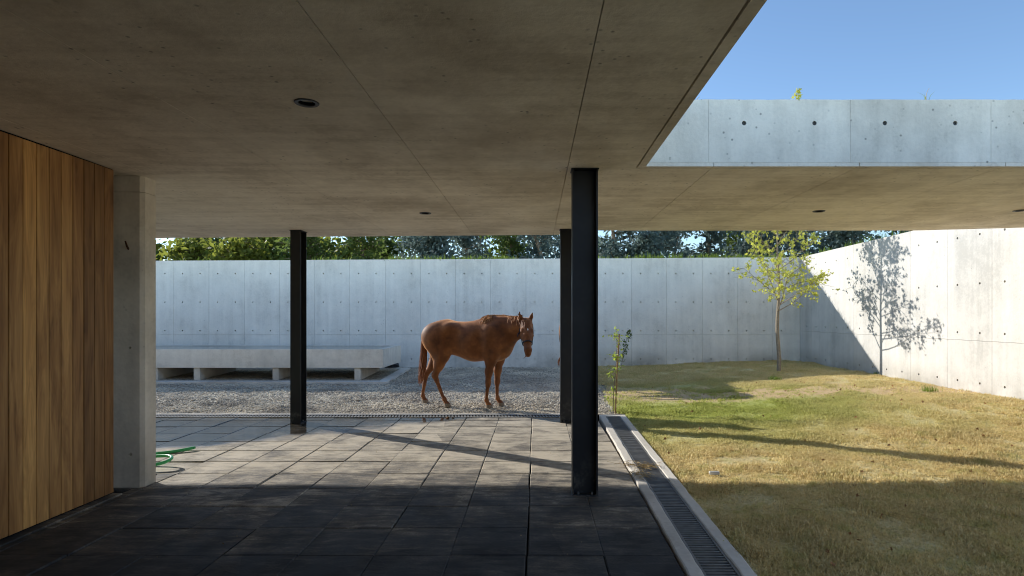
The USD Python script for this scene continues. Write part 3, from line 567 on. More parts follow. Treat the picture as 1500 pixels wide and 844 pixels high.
class Blob:
    def __init__(s, lo, hi, h):
        s.h = h; s.lo = np.array(lo, float); n = np.ceil((np.array(hi) - s.lo) / h).astype(int) + 1
        s.ax = [s.lo[k] + h * np.arange(n[k]) for k in range(3)]; s.F = np.full(n, .5, np.float32)
    def region(s, lo, hi):
        return tuple(slice(max(0, int((lo[k] - s.lo[k]) / s.h)), max(0, int((hi[k] - s.lo[k]) / s.h) + 2)) for k in range(3))
    def grid(s, r): return np.meshgrid(*[s.ax[k][r[k]].astype(np.float32) for k in range(3)], indexing='ij')
    def blend(s, r, d, k, cut=False):
        a = s.F[r]
        if cut: d = -d; hh = np.maximum(k - np.abs(a - d), 0) / k; s.F[r] = np.maximum(a, d) + hh * hh * k / 4
        else: hh = np.maximum(k - np.abs(a - d), 0) / k; s.F[r] = np.minimum(a, d) - hh * hh * k / 4
    def cone(s, a, b, ra, rb, k=.04, sy=1.0, cut=False):
        a = np.array(a, float); b = np.array(b, float); m = max(ra, rb) * max(sy, 1) + k + .06
        r = s.region(np.minimum(a, b) - m, np.maximum(a, b) + m); X, Y, Z = s.grid(r)
        yc = (a[1] + b[1]) / 2
        Yq = yc + (Y - yc) / sy; d_ = b - a; L = float(d_ @ d_)
        t = np.clip(((X - a[0]) * d_[0] + (Yq - a[1]) * d_[1] + (Z - a[2]) * d_[2]) / max(L, 1e-9), 0, 1)
        d = np.sqrt((X - a[0] - t * d_[0]) ** 2 + (Yq - a[1] - t * d_[1]) ** 2 + (Z - a[2] - t * d_[2]) ** 2) - (ra + (rb - ra) * t)
        s.blend(r, d * min(1, sy), k, cut)
    def ell(s, c, rad, k=.04, R=None, cut=False):
        c = np.array(c, float); rad = np.array(rad, float); m = rad.max() + k + .05
        r = s.region(c - m, c + m); X, Y, Z = s.grid(r); P = np.stack([X - c[0], Y - c[1], Z - c[2]], -1)
        if R is not None: P = P @ np.asarray(R, np.float32)
        q = np.linalg.norm(P / rad, axis=-1); q2 = np.linalg.norm(P / rad ** 2, axis=-1)
        s.blend(r, q * (q - 1) / np.maximum(q2, 1e-6), k, cut)
    def chain(s, pts, rs, k=.03, sy=1.0):
        for i in range(len(pts) - 1): s.cone(pts[i], pts[i + 1], rs[i], rs[i + 1], k, sy)

LEGS = {
    'near_hind': [(-.60, -.13, 1.08), (-.49, -.155, .86), (-.56, -.15, .70), (-.625, -.145, .515), (-.60, -.145, .44), (-.49, -.145, .165), (-.462, -.145, .118), (-.415, -.145, .035)],
    'far_hind': [(-.62, .13, 1.06), (-.58, .155, .86), (-.70, .16, .69), (-.84, .16, .515), (-.855, .16, .44), (-.905, .16, .165), (-.90, .16, .118), (-.865, .16, .035)],
    'near_fore': [(.38, -.13, 1.02), (.33, -.14, .78), (.30, -.14, .60), (.285, -.14, .42), (.28, -.14, .37), (.258, -.14, .16), (.262, -.14, .12), (.298, -.14, .035)],
    'far_fore': [(.46, .13, 1.02), (.45, .14, .78), (.43, .14, .60), (.42, .14, .42), (.418, .14, .37), (.42, .14, .16), (.43, .14, .12), (.48, .14, .035)]}
POLL, MUZ = np.array([.98, -.17, 1.40]), np.array([1.085, -.50, .955])
for P_ in LEGS.values():
    for i_, p_ in enumerate(P_): P_[i_] = ((p_[0] - p_[1] * .208) / .978, p_[1], p_[2])
def head_frame():
    a = (MUZ - POLL); a /= np.linalg.norm(a)
    side = np.cross(a, [0, 0, 1.0]); side /= np.linalg.norm(side)      # the animal's left/right
    face = np.cross(side, a)                                           # out of the forehead
    if face[1] > 0: face = -face; side = -side
    return a, side, face
HA, HS, HF = head_frame()
def hp(t, s_, f): return POLL + HA * t + HS * s_ + HF * f             # a point of the head: along, sideways, outwards
def horse_body():
    B = Blob((-1.06, -.74, -.01), (1.26, .36, 1.66), .0095)
    # trunk
    B.cone((-.42, 0, 1.165), (.05, 0, 1.095), .275, .325, .05, .84)
    B.cone((.05, 0, 1.095), (.30, 0, 1.115), .328, .325, .06, .82)
    B.cone((.18, 0, 1.30), (.37, 0, 1.33), .13, .17, .08, .62)          # withers
    B.cone((.36, 0, 1.10), (.48, 0, 1.05), .285, .225, .10, .86)         # chest
    B.ell((.575, 0, 1.01), (.11, .185, .16), .07)
    B.ell((.40, 0, .93), (.20, .17, .15), .10)
    for q in (-1, 1):
        B.ell((-.57, q * .10, 1.17), (.29, .185, .255), .10)             # croup and buttock
        B.ell((-.675, q * .09, 1.17), (.165, .135, .18), .08)
        B.ell((-.34, q * .155, 1.30), (.10, .085, .10), .10)              # point of hip
        B.ell((.40, q * .165, 1.10), (.15, .095, .26), .10)               # shoulder
    B.cone((-.45, 0, 1.30), (-.80, 0, 1.26), .13, .06, .10, .8)           # croup line to the dock
    # legs
    for nm, P in LEGS.items():
        hind = 'hind' in nm
        if hind:
            y = P[0][1]
            B.cone(P[0], P[1], .185, .115, .08, .72)
            B.cone((P[0][0] - .01, y, P[0][2] - .06), P[2], .14, .075, .07, .72)
            B.chain(P[1:4], [.105, .075, .048], .05, .85)
            B.ell(np.array(P[3]) + [-.012, 0, .012], (.050, .038, .062), .03)
            B.chain(P[3:6], [.046, .036, .027], .025, .9)
        else:
            B.cone(P[0], P[1], .135, .092, .07, .8)
            B.chain(P[1:4], [.088, .060, .044], .04, .85)
            B.ell(np.array(P[3]) + [.006, 0, -.02], (.043, .042, .058), .02)
            B.chain(P[3:6], [.043, .033, .026], .02, .92)
        B.ell(np.array(P[6]) + [-.004, 0, .01], (.037, .035, .040), .02)    # fetlock
        B.cone(P[6], P[7], .031, .037, .02)                                # pastern
        B.cone(np.array(P[7]) + [-.002, 0, .012], np.array(P[7]) + [.012, 0, -.012], .043, .048, .012)
    # hollows: flank, behind the elbow, under the shoulder, gaskin, jugular groove
    for q in (-1, 1):
        B.ell((-.27, q * .295, 1.02), (.13, .05, .20), .10, cut=True)
        B.ell((.20, q * .32, 1.00), (.06, .05, .26), .09, cut=True)
        B.ell((-.42, q * .27, .98), (.035, .04, .18), .06, cut=True)
        B.ell((.47, q * .20, .93), (.05, .07, .12), .06)
    # neck
    B.cone((.36, 0, 1.20), (.60, 0, 1.28), .26, .205, .12, .66)
    B.cone((.60, .0, 1.28), (.82, -.07, 1.325), .200, .150, .10, .64)
    B.cone((.82, -.07, 1.325), POLL + [-.02, .03, -.035], .150, .105, .08, .75)
    B.cone((.42, 0, 1.37), (.91, -.11, 1.42), .085, .055, .06, .7)          # crest
    # head
    B.cone(hp(-.01, 0, -.025), hp(.24, 0, -.03), .098, .090, .04)
    B.cone(hp(.22, 0, -.03), hp(.50, 0, -.020), .086, .054, .03)
    for q in (-1, 1):
        B.ell(hp(.155, q * .052, -.075), (.115, .052, .088), .04, np.stack([HA, HS, HF], 1))   # jaw
        B.ell(hp(.16, q * .083, .020), (.044, .022, .026), .025, np.stack([HA, HS, HF], 1))     # brow over the eye
        B.cone(hp(.20, q * .07, -.02), hp(.33, q * .056, -.018), .020, .012, .03)              # cheek ridge
        B.ell(hp(.535, q * .033, .012), (.036, .026, .030), .02, np.stack([HA, HS, HF], 1))     # nostril
        B.ell(hp(.545, q * .050, .022), (.020, .010, .011), .008, np.stack([HA, HS, HF], 1), cut=True)
    B.cone(hp(.50, 0, -.012), hp(.575, 0, -.018), .056, .050, .03)
    B.ell(hp(.575, 0, -.060), (.040, .042, .028), .02, np.stack([HA, HS, HF], 1))               # chin, lower lip
    B.cone(hp(.60, -.045, -.038), hp(.60, .045, -.038), .006, .006, .010, cut=True)           # mouth
    # ears
    for q in (-1, 1):
        base = hp(-.045, q * .058, -.02); tip = base + HS * q * .052 + np.array([0.0, -.02, .155])
        mid = base * .45 + tip * .55
        B.cone(base, mid, .034, .030, .02); B.cone(mid, tip, .030, .008, .015)
        fc = np.array([HF[0], HF[1], 0]); fc /= np.linalg.norm(fc)
        B.cone(base * .65 + tip * .35 + fc * .034 + HS * q * .006, tip * .85 + base * .15 + fc * .026 + HS * q * .004, .016, .005, .012, cut=True)
    m = surface_nets(B.F, B.lo, B.h)
    m = trimesh.smoothing.filter_taubin(m, lamb=.5, nu=.52, iterations=8)
    return m
BODY = horse_body()
from scipy.spatial import cKDTree
BV, BN = np.array(BODY.vertices), np.array(BODY.vertex_normals); BT = cKDTree(BV)
def strands(roots, dirs, L, r, n, seed, droop=.0, curl=.02, seg=6, k=3):
    rg = np.random.default_rng(seed); out = []
    for a, d, l in zip(roots, dirs, L):
        p = [np.array(a, float)]; d = np.array(d, float); d /= np.linalg.norm(d)
        for q in range(seg):
            d = d + np.array([0, 0, -droop]) + rg.normal(0, curl, 3); d /= np.linalg.norm(d); p.append(p[-1] + d * l / seg)
        out.append(tube(p, np.linspace(r, r * .25, seg + 1), k, cap=False))
    return cat_(*out)
def torus_on_head(t, rs, rf, f0, tube_r=.007, tilt=0.0, lo=0, hi=2 * np.pi):
    a = np.linspace(lo, hi, 28)
    P = [hp(t + tilt * math.sin(x), rs * math.cos(x), f0 + rf * math.sin(x)) for x in a]
    return tube(P, tube_r, 6)
def make_horse(label, loc, rotz, tail_pts, tail_r, seed):
    t = thing('horse', label, 'horse', loc, rotz); UsdGeom.Xformable(t).AddScaleOp().Set((1.02, 1.02, 1.02))
    obj('body', BODY, 'coat', t, smooth=True)
    rg = np.random.default_rng(seed)
    for P in LEGS.values():
        h_ = np.array(P[7]); prof = np.array([(0, .0), (.056, .0), (.046, .052), (0, .054)])
        hf = trimesh.creation.revolve(prof, sections=18); hf.apply_scale([1.08, 1, 1]); v = np.array(hf.vertices); v[:, 0] -= .25 * v[:, 2]
        hf.vertices = v + [h_[0] + .014, h_[1], 0.0]; obj('hoof', hf, 'hoof', t, smooth=40)
    # eyes
    for q in (-1, 1):
        e = trimesh.creation.icosphere(2, .019); e.apply_translation(hp(.172, q * .092, .008)); obj('eye', e, 'eye', t, smooth=True)
    # tail: a bundle of long hair round the dock
    S = spline(tail_pts, 24); rr = np.interp(np.linspace(0, 1, 24), np.linspace(0, 1, len(tail_r)), tail_r)
    parts = []
    for k in range(110):
        ang, q = rg.uniform(0, 6.28), math.sqrt(rg.uniform(.05, 1)); end_ = int(24 * rg.uniform(.62, 1.0)); end_ = max(end_, 10)
        w = np.array([math.cos(ang), math.sin(ang), 0]) * q; ph = rg.uniform(0, 6)
        P = [S[i] + w * rr[i] + .006 * np.array([math.sin(i * .5 + ph), math.cos(i * .4 + ph), 0]) * (i / 24) for i in range(end_)]
        parts.append(tube(P, np.linspace(.0085, .002, end_), 4, cap=False))
    obj('tail', cat_(tube(S[:15], np.r_[rr[:14] * .7, .004], 8), *parts), 'tail_hair', t, smooth=True)
    # mane, thrown over to the far side, locks on the near side at the withers; every hair is kept on the coat's surface
    roots, dirs, L = [], [], []
    for k in range(330):
        u = rg.uniform(0, .88) if k < 200 else rg.uniform(0, .2); x = .24 + .68 * u; y = -.10 * max(0, u - .45) / .55 + rg.normal(0, .010)
        near_ = (abs(BV[:, 0] - x) < .014) & (abs(BV[:, 1] - y) < .03); z = BV[near_, 2].max() if near_.any() else 1.47
        roots.append((x, y, z + .004)); near = k >= 200 or (u > .6 and rg.uniform() < .15)
        dirs.append((rg.normal(-.25 if near else 0, .22), -.8 if near else .85, .32 + rg.uniform(0, .4))); L.append(rg.uniform(.10, .24))
    mn = strands(roots, dirs, L, .008, 0, seed + 1, .42, .07); v = np.array(mn.vertices); d_, i_ = BT.query(v); sd = ((v - BV[i_]) * BN[i_]).sum(1)
    mn.vertices = v + BN[i_] * np.maximum(.007 + .004 * rg.uniform(0, 1, len(v)) - sd, 0)[:, None] * (sd < .02)[:, None]
    obj('mane', mn, 'mane_hair', t, smooth=True)
    roots = [hp(-.06 + rg.uniform(0, .03), rg.normal(0, .018), .045 + rg.uniform(0, .015)) for _ in range(46)]
    obj('forelock', strands(roots, [HA * 1.0 + HF * .25 + HS * rg.normal(0, .2) for _ in roots], rg.uniform(.10, .19, 46), .006, 0, seed + 2, .1, .05), 'tail_hair', t, smooth=True)
    st = trimesh.creation.icosphere(2, .7); R = np.stack([HA, HS, HF], 1); v = np.array(st.vertices) * [.032, .017, .006]; st.vertices = v @ R.T + hp(.165, -.01, .064)
    obj('star', st, 'white_hair', t, smooth=True)
    # halter
    hl = [torus_on_head(.375, .079, .078, -.026), torus_on_head(.385, .079, .078, -.026)]
    for q in (-1, 1): hl.append(tube([hp(.38, q * .080, -.03), hp(.28, q * .092, -.05), hp(.16, q * .112, -.06), hp(.06, q * .112, -.05), hp(-.03, q * .108, -.045)], .006, 6))
    hl.append(tube([hp(.13, .112, -.06), hp(.17, .135, -.045), hp(.235, .15, -.03)], [.008, .012, .010], 6))
    obj('halter', cat_(*hl), 'strap', t, smooth=True)
    return t
HX, HY = -1.1, 10.15
HZ = float(height(-1.1, 10.1)) + .004
make_horse('chestnut horse with a halter standing side on, head turned to the camera', (HX + .01, HY, HZ), -12,
           [(-.79, 0, 1.30), (-.84, -.005, 1.24), (-.865, -.01, 1.08), (-.87, -.02, .85), (-.885, -.03, .6), (-.915, -.04, .42), (-.94, -.03, .27)], [.025, .038, .05, .06, .065, .055, .018], 3)
make_horse('second horse mostly hidden behind the steel columns, tail swinging out', (.85, 12.75, float(height(.7, 12.5))), 93,
           [(-.79, 0, 1.30), (-.87, .01, 1.22), (-.92, .06, 1.05), (-.94, .16, .88), (-.94, .30, .72), (-.94, .40, .60), (-.93, .40, .42)], [.022, .03, .035, .032, .028, .022, .010], 7)

# ------------------------------------------------------------------ plants
def leaf_star(n=5):                                                   # a five-lobed leaf of ten triangles, unit size, in xy
    a = np.linspace(-.5 * np.pi, 1.5 * np.pi, 2 * n + 1)[:-1] + .0
    r = np.where(np.arange(2 * n) % 2 == 0, .22, .5); r[0] = .10
    P = np.c_[np.cos(a) * r * 1.0, np.sin(a) * r + .3, .05 * np.cos(3 * a)]
    V = np.vstack([[0, .25, 0], P]); F = [(0, 1 + k, 1 + (k + 1) % (2 * n)) for k in range(2 * n)]
    return V, np.array(F)
def leaf_oval():
    V = np.array([(0, 0, 0), (.26, .35, .05), (.18, .75, .06), (0, 1, 0), (-.18, .75, .06), (-.26, .35, .05), (0, .5, 0)])
    return V, np.array([(6, 0, 1), (6, 1, 2), (6, 2, 3), (6, 3, 4), (6, 4, 5), (6, 5, 0)])
def leaf_quad():
    V = np.array([(0, 0, 0), (.3, .5, .06), (0, 1, 0), (-.3, .5, .06)]); return V, np.array([(0, 1, 2), (0, 2, 3)])
def scatter(leaf, pos, size, rg, droop=.3, out=None):
    V, F = leaf; n = len(pos)
    y = rg.normal(0, 1, (n, 3));  y[:, 2] -= droop
    if out is not None: y += out
    y /= np.linalg.norm(y, axis=1, keepdims=True)
    q = rg.normal(0, 1, (n, 3)); q[:, 2] += .8; x = np.cross(y, q); x /= np.linalg.norm(x, axis=1, keepdims=True); z = np.cross(x, y)
    s = np.asarray(size)[:, None, None]
    W = pos[:, None, :] + s * (V[None, :, 0:1] * x[:, None, :] + V[None, :, 1:2] * y[:, None, :] + V[None, :, 2:3] * z[:, None, :])
    return trimesh.Trimesh(W.reshape(-1, 3), (F[None] + (np.arange(n) * len(V))[:, None, None]).reshape(-1, 3), process=False)
# the young yellow tree
def young_tree():
    rg = np.random.default_rng(21)
    bx, by = 5.44, 13.15; bz = float(height(bx, by))
    t = thing('young_tree', 'young tree with yellow-green leaves and slim trunk near the corner of the walls', 'tree', (bx, by, bz))
    trunk = [(0, 0, -.1), (.01, 0, .5), (-.015, .01, 1.0), (.0, 0, 1.45), (.02, 0, 2.1), (-.02, .01, 2.9), (.02, 0, 3.6), (.04, 0, 4.3)]
    TP_ = spline(trunk, 40)
    tr_ = [tube(TP_, np.interp(np.linspace(0, 1, 40), [0, .3, .36, 1], [.048, .036, .032, .006]), 9)]
    tw, leaves, size = [], [], []
    nbr = 26
    for k in range(nbr):
        f = k / (nbr - 1); z0 = 1.32 + 2.55 * f ** 1.05; base = TP_[int(np.argmin(abs(TP_[:, 2] - z0)))]
        az = k * 2.399 + rg.uniform(-.4, .4); L = (1.18 - .75 * f) * rg.uniform(.75, 1.12); rise = rg.uniform(.35, .75)
        if k == 1: az, L, rise = -1.75, 1.55, .16              # long low branch towards the camera
        if k == 5: az, L, rise = .15, 1.25, .38
        if k == 3: az, L, rise = -2.2, 1.45, .22
        d = np.array([math.cos(az), math.sin(az), rise]); P = [base]
        for q in range(7):
            d = d + rg.normal(0, .10, 3) + [0, 0, .03]; P.append(P[-1] + d / np.linalg.norm(d) * L / 7)
        P = np.array(P); tr_.append(tube(P, np.linspace(.013 - .006 * f, .003, 8), 5))
        for q in range(2, 8):
            for _ in range(2 if q < 5 else 3):
                dd = (P[q] - P[q - 1]) * 6 / L + rg.normal(0, .65, 3); dd /= np.linalg.norm(dd); l2 = rg.uniform(.16, .46) * (1 if q < 7 else .7)
                e = P[q] + dd * l2 + [0, 0, -.02]; tw.append(tube([P[q], (P[q] + e) / 2 + [0, 0, .015], e], [.0035, .0028, .002], 4, cap=False))
                m = rg.integers(3, 7)
                for _ in range(m):
                    u = rg.uniform(.35, 1.1); leaves.append(P[q] + (e - P[q]) * u + rg.normal(0, .03, 3)); size.append(rg.uniform(.06, .13))
    for k in range(40):
        p = TP_[-1] + [0, 0, -rg.uniform(0, .9)] + rg.normal(0, .10, 3); leaves.append(p); size.append(rg.uniform(.08, .13))
    obj('trunk', cat_(*tr_), 'pale_bark', t, smooth=True); obj('twigs', cat_(*tw), 'pale_bark', t)
    obj('crown', scatter(leaf_star(), np.array(leaves), size, rg, .7), 'yellow_leaf', t)
young_tree()
# staked sapling at the drain's end, and another by the wall
def sapling(label, x, y, h_, n, lean, stake, mat_, seed, size):
    rg = np.random.default_rng(seed); z = float(height(x, y))
    t = thing('sapling', label, 'sapling', (x, y, z))
    if stake: obj('stake', tube([(0, 0, -.1), (.03, 0, h_ * .5), (.068, 0, h_)], .012, 8), 'stake_wood', t)
    S = spline([(-.03, .02, -.05), (-.02 + lean * .3, .01, h_ * .35), (.0 + lean * .7, -.01, h_ * .7), (lean, 0, h_ * .97)], 20); parts = [tube(S, np.linspace(.008, .003, 20), 6)]
    pos = []
    for k in range(n):
        i = rg.integers(4, 20); d = rg.normal(0, 1, 3); d[2] = abs(d[2]) * .5; d /= np.linalg.norm(d); L = rg.uniform(.04, .15)
        parts.append(tube([S[i], S[i] + d * L], [.003, .002], 4, cap=False))
        for _ in range(4): pos.append(S[i] + d * L * rg.uniform(.5, 1.2) + rg.normal(0, .02, 3))
    obj('stem', cat_(*parts), 'bark', t); obj('leaves', scatter(leaf_oval(), np.array(pos), rg.uniform(.6, 1.3, len(pos)) * size, rg, .5), mat_, t)
sapling('small green sapling tied to a wooden stake at the far end of the lawn drain', 1.287, 9.46, 1.27, 42, .03, True, 'sapling_leaf', 4, .055)
sapling('thin dark-leaved sapling against the far wall behind the staked one', 2.28, 15.3, 1.05, 30, .14, False, 'olive_leaf', 9, .07)

# trees beyond the walls
def tree_proto(kind, seed):
    rg = np.random.default_rng(seed)
    H = {'hedge': 2.35, 'mid': 3.6, 'dark': 5.6, 'shrub': 3.0}[kind]
    parts, pos, size = [], [], []
    tr_ = spline([(0, 0, -.2), (rg.normal(0, .1), rg.normal(0, .1), H * .3), (rg.normal(0, .2), rg.normal(0, .2), H * .65), (rg.normal(0, .25), 0, H * .95)], 16)
    parts.append(tube(tr_, np.linspace(.13 if kind != 'shrub' else .06, .02, 16), 7))
    n = {'hedge': 60, 'mid': 60, 'dark': 56, 'shrub': 50}[kind]
    for k in range(n):
        f = rg.uniform(0, 1) ** 1.6; f = {'hedge': .02, 'mid': .03, 'dark': .06, 'shrub': .03}[kind] + .95 * f * .97; i = min(15, int(f * 15)); az = rg.uniform(0, 6.28)
        L = {'hedge': 1.55, 'mid': 1.7, 'dark': 1.5, 'shrub': 1.5}[kind] * rg.uniform(.5, 1.05) * (1.05 - .55 * f)
        d = np.array([math.cos(az), math.sin(az), rg.uniform(.0, .6)]); d /= np.linalg.norm(d); e = tr_[i] + d * L
        mid_ = (tr_[i] + e) / 2 + rg.normal(0, .08, 3); parts.append(tube([tr_[i], mid_, e], [.04 * (1.1 - f), .022, .008], 5, cap=False))
        m = {'hedge': 30, 'mid': 36, 'dark': 62, 'shrub': 80}[kind]
        u = rg.uniform(.25, 1.05, m)[:, None]; c = tr_[i] + (mid_ - tr_[i]) * np.minimum(u * 2, 1) + (e - mid_) * np.maximum(u * 2 - 1, 0)
        pos.append(c + rg.normal(0, 1, (m, 3)) * [.26, .26, .17]); size += list(rg.uniform(.17, .33, m) * (1.15 if kind == 'hedge' else .9))
    return cat_(*parts), scatter(leaf_quad(), np.vstack(pos), np.array(size), rg, .3)
KIND = {'hedge': 'hedge_leaf', 'mid': 'olive_leaf', 'dark': 'dark_leaf', 'shrub': 'dark_leaf'}
rt = np.random.default_rng(77)
HZT = 2.93
spots = [  # kind, x, y, scale, label
    ('hedge', -18.6, 26.6, .95, 'yellow-green sunlit tree behind the far wall, leftmost beside the concrete wall end'),
    ('hedge', -16.0, 27.2, 1.02, 'yellow-green sunlit tree behind the far wall, midway between wall end and lone column'),
    ('hedge', -13.3, 26.4, .96, 'yellow-green sunlit tree behind the far wall, just left of the lone column'),
    ('mid', -17.6, 31.0, 1.0, 'taller green tree rising behind the yellow-green trees above the trough'),
    ('hedge', -14.6, 31.8, 1.35, 'set back yellowish tree between wall end and lone column, behind the front row'),
    ('mid', -10.6, 26.8, 1.0, 'olive green tree behind the far wall, just right of the lone column'),
    ('hedge', -9.0, 29.0, .95, 'yellowish tree set back behind the olive trees right of the lone column'),
    ('mid', -7.8, 26.3, 1.0, 'olive green tree behind the far wall, above the horse\'s rump'),
    ('dark', -5.2, 27.4, 1.0, 'dark blue-green tree behind the far wall, above the horse\'s back'),
    ('dark', -3.2, 28.3, .95, 'dark blue-green tree behind the far wall, above the horse\'s withers'),
    ('shrub', -4.4, 25.6, .9, 'low dark shrub behind the far wall above the horse\'s back'),
    ('mid', -1.2, 29.5, .92, 'thin olive tree behind the far wall, left of the paired columns, set back'),
    ('dark', .2, 27.6, 1.0, 'dark tree behind the far wall, hidden in part by the paired columns'),
    ('dark', 3.6, 27.5, 1.0, 'dark tree with bare trunk just right of the foreground column'),
    ('dark', 5.8, 29.0, .95, 'dark blue-grey tree behind the wall, midway between foreground column and yellow tree'),
    ('shrub', 4.9, 26.2, .85, 'rounded dark shrub behind the wall between foreground column and yellow tree'),
    ('dark', 8.1, 27.3, 1.0, 'dark blue-grey tree behind the wall, left of the yellow tree'),
    ('shrub', 9.6, 25.4, .9, 'low dark shrub directly behind the yellow tree'),
    ('dark', 11.0, 26.6, 1.0, 'dark tree right of the yellow tree above the walls\' corner'),
    ('shrub', 12.6, 24.2, 1.0, 'dark dense shrub above the sloping top of the sunlit wall'),
    ('dark', 14.2, 26.0, 1.0, 'dark tree rightmost behind the sunlit wall'),
    ('shrub', 15.2, 23.6, 1.0, 'dark dense shrub rightmost above the sunlit wall')]
ORD = 'first second third fourth fifth sixth seventh eighth ninth tenth eleventh twelfth'.split()
for q_, x_ in enumerate(np.arange(-20.2, -6.5, 1.55)): spots.append((('hedge', 'mid')[q_ % 3 == 2], float(x_ + rt.normal(0, .3)), float(30 + 3.2 * (q_ % 2) + rt.normal(0, .4)), float(rt.uniform(1.15, 1.5)), f'sunlit yellow-green back-row tree behind the far wall, {ORD[q_]} from the wall end'))
for q_, x_ in enumerate(np.arange(-6.0, 16.5, 2.1)): spots.append((('dark', 'dark', 'mid')[q_ % 3], float(x_ + rt.normal(0, .4)), float(31.5 + 2.5 * (q_ % 2) + rt.normal(0, .4)), float(rt.uniform(.9, 1.15)), f'shaded dark back-row tree behind the far wall, {ORD[q_]} counting rightwards from above the horse'))
first, cnt = {}, {}
meshes = {(k, s): tree_proto(k, s) for k, s in (('hedge', 31), ('hedge', 32), ('mid', 33), ('mid', 36), ('dark', 34), ('dark', 35), ('shrub', 37))}
var = {'hedge': [31, 32], 'mid': [33, 36], 'dark': [34, 35], 'shrub': [37]}
for k, x, y, s, lb in spots:
    i = cnt.get(k, 0); cnt[k] = i + 1; sd = var[k][i % len(var[k])]
    nm = {'shrub': 'shrub'}.get(k, 'leafy_tree'); ct = {'shrub': 'shrub'}.get(k, 'tree'); rz = float(rt.uniform(0, 360)); sc = s * np.array([1, 1, rt.uniform(.92, 1.06)])
    if (k, sd) not in first:
        t = thing(nm, lb, ct, (x, y, HZT), rz); UsdGeom.Xformable(t).AddScaleOp().Set(tuple(map(float, sc)))
        a, b = meshes[k, sd]; obj('trunk', a, 'bark', t, smooth=True); obj('crown', b, KIND[k], t); first[k, sd] = t
    else: dup(first[k, sd], nm, (x, y, HZT), rz, lb, ct, scale=sc, group='trees in a row beyond the far wall' if 'back-row' in lb else None)

# grass and gravel as scattered stuff
def instancer(name, protos, P, idx, rotz, scale, tilt=None, label=None, cat=None):
    pi = UsdGeom.PointInstancer.Define(stage, numbered('/World/' + name)); base = str(pi.GetPath()); pp = []
    for k, (m, mt) in enumerate(protos):
        q = usdkit.mesh(stage, f'{base}/piece' + (f'_{k:03d}' if k else ''), m, M[mt]); pp.append(q.GetPath())
    pi.CreatePrototypesRel().SetTargets(pp)
    pi.CreatePositionsAttr(Vt.Vec3fArray.FromNumpy(np.asarray(P, np.float32))); pi.CreateProtoIndicesAttr(Vt.IntArray.FromNumpy(np.asarray(idx, np.int32)))
    h2 = np.asarray(rotz) / 2
    pi.CreateOrientationsAttr(Vt.QuathArray([Gf.Quath(float(np.cos(a)), 0, 0, float(np.sin(a))) for a in h2]))
    s = np.asarray(scale, np.float32); s = np.repeat(s[:, None], 3, 1) if s.ndim == 1 else s
    pi.CreateScalesAttr(Vt.Vec3fArray.FromNumpy(s))
    return tag(pi.GetPrim(), label, cat, kind='stuff')
rg = np.random.default_rng(99)
def tuft(seed, n=9, h_=.035, spread=.03):
    r = np.random.default_rng(seed); V, F = [], []
    for k in range(n):
        b = r.normal(0, spread * .5, 2); a = r.uniform(0, 6.28); w = r.uniform(.0024, .0044); L = h_ * r.uniform(.5, 1.35); lean = r.uniform(.1, .9)
        d = np.array([math.cos(a), math.sin(a)]); s = np.array([-d[1], d[0]]) * w; i = len(V)
        p1 = b + d * L * lean * .35; p2 = b + d * L * lean
        V += [(*(b - s), 0), (*(b + s), 0), (*(p1 + s * .8), L * .55), (*(p1 - s * .8), L * .55), (*p2, L * (1.0 - .25 * lean))]
        F += [(i, i + 1, i + 2), (i, i + 2, i + 3), (i + 3, i + 2, i + 4)]
    return trimesh.Trimesh(V, F, process=False)
N = 120000
y = 2.6 + 13.1 * rg.uniform(0, 1, N) ** 1.45; x = rg.uniform(1.3, 7.1, N)
keep = (x < right_x(y) - .01) & (x > np.where(y < 9.45, 1.37 + .0145 * (y - 3.53), 1.33)) & (x < .90 * y + .3)
bare = np.abs((y - 12.0) + .35 * x) - 2.6 * meshkit.fbm(np.stack([x * .9, y * .9, 0 * x + 3], -1), 4, 1); keep &= (bare > -.75) | (rg.uniform(0, 1, N) < .12)
dens = meshkit.fbm(np.stack([x * 1.6, y * 1.6, 0 * x], -1), 4, 12); keep &= rg.uniform(0, 1, N) < np.clip((dens - .22) * 3.2, .1, 1)
ey = rg.uniform(2.9, 9.4, 1500); ex = 1.40 + .0145 * (ey - 3.53) + np.abs(rg.normal(0, .05, 1500)); ek = meshkit.noise(np.stack([ey * 2.2, 0 * ey, 0 * ey], -1), 31) > .42   # ragged growth along the drain's kerb
x, y = np.r_[x[keep], ex[ek]], np.r_[y[keep], ey[ek]]; n = len(x)
gz = height(x, y) + .012 - .03 * (1 - sm((x - 1.36) / .6)) * (1 - sm((y - 9) / 1))
gz = gz + .05 * (meshkit.fbm(np.stack([x * 2.2, y * 2.2, 0 * x], -1), 4, 5) - .5) - .006
gs = .6 + 1.0 * meshkit.noise(np.stack([x * 3, y * 3, 0 * x], -1), 4)
instancer('grass', [(tuft(1, 11, .030, .06), 'grass_blade'), (tuft(2, 11, .026, .06), 'grass_blade'), (tuft(3, 6, .048, .04), 'grass_blade'), (tuft(4, 14, .022, .07), 'grass_blade')], np.c_[x, y, gz], rg.integers(0, 4, n), rg.uniform(0, 6.28, n), gs * rg.uniform(.7, 1.25, n) * np.r_[np.ones(n - ek.sum()), np.full(ek.sum(), 1.15)],
          label='short lawn grass, part green and part straw coloured', cat='grass')
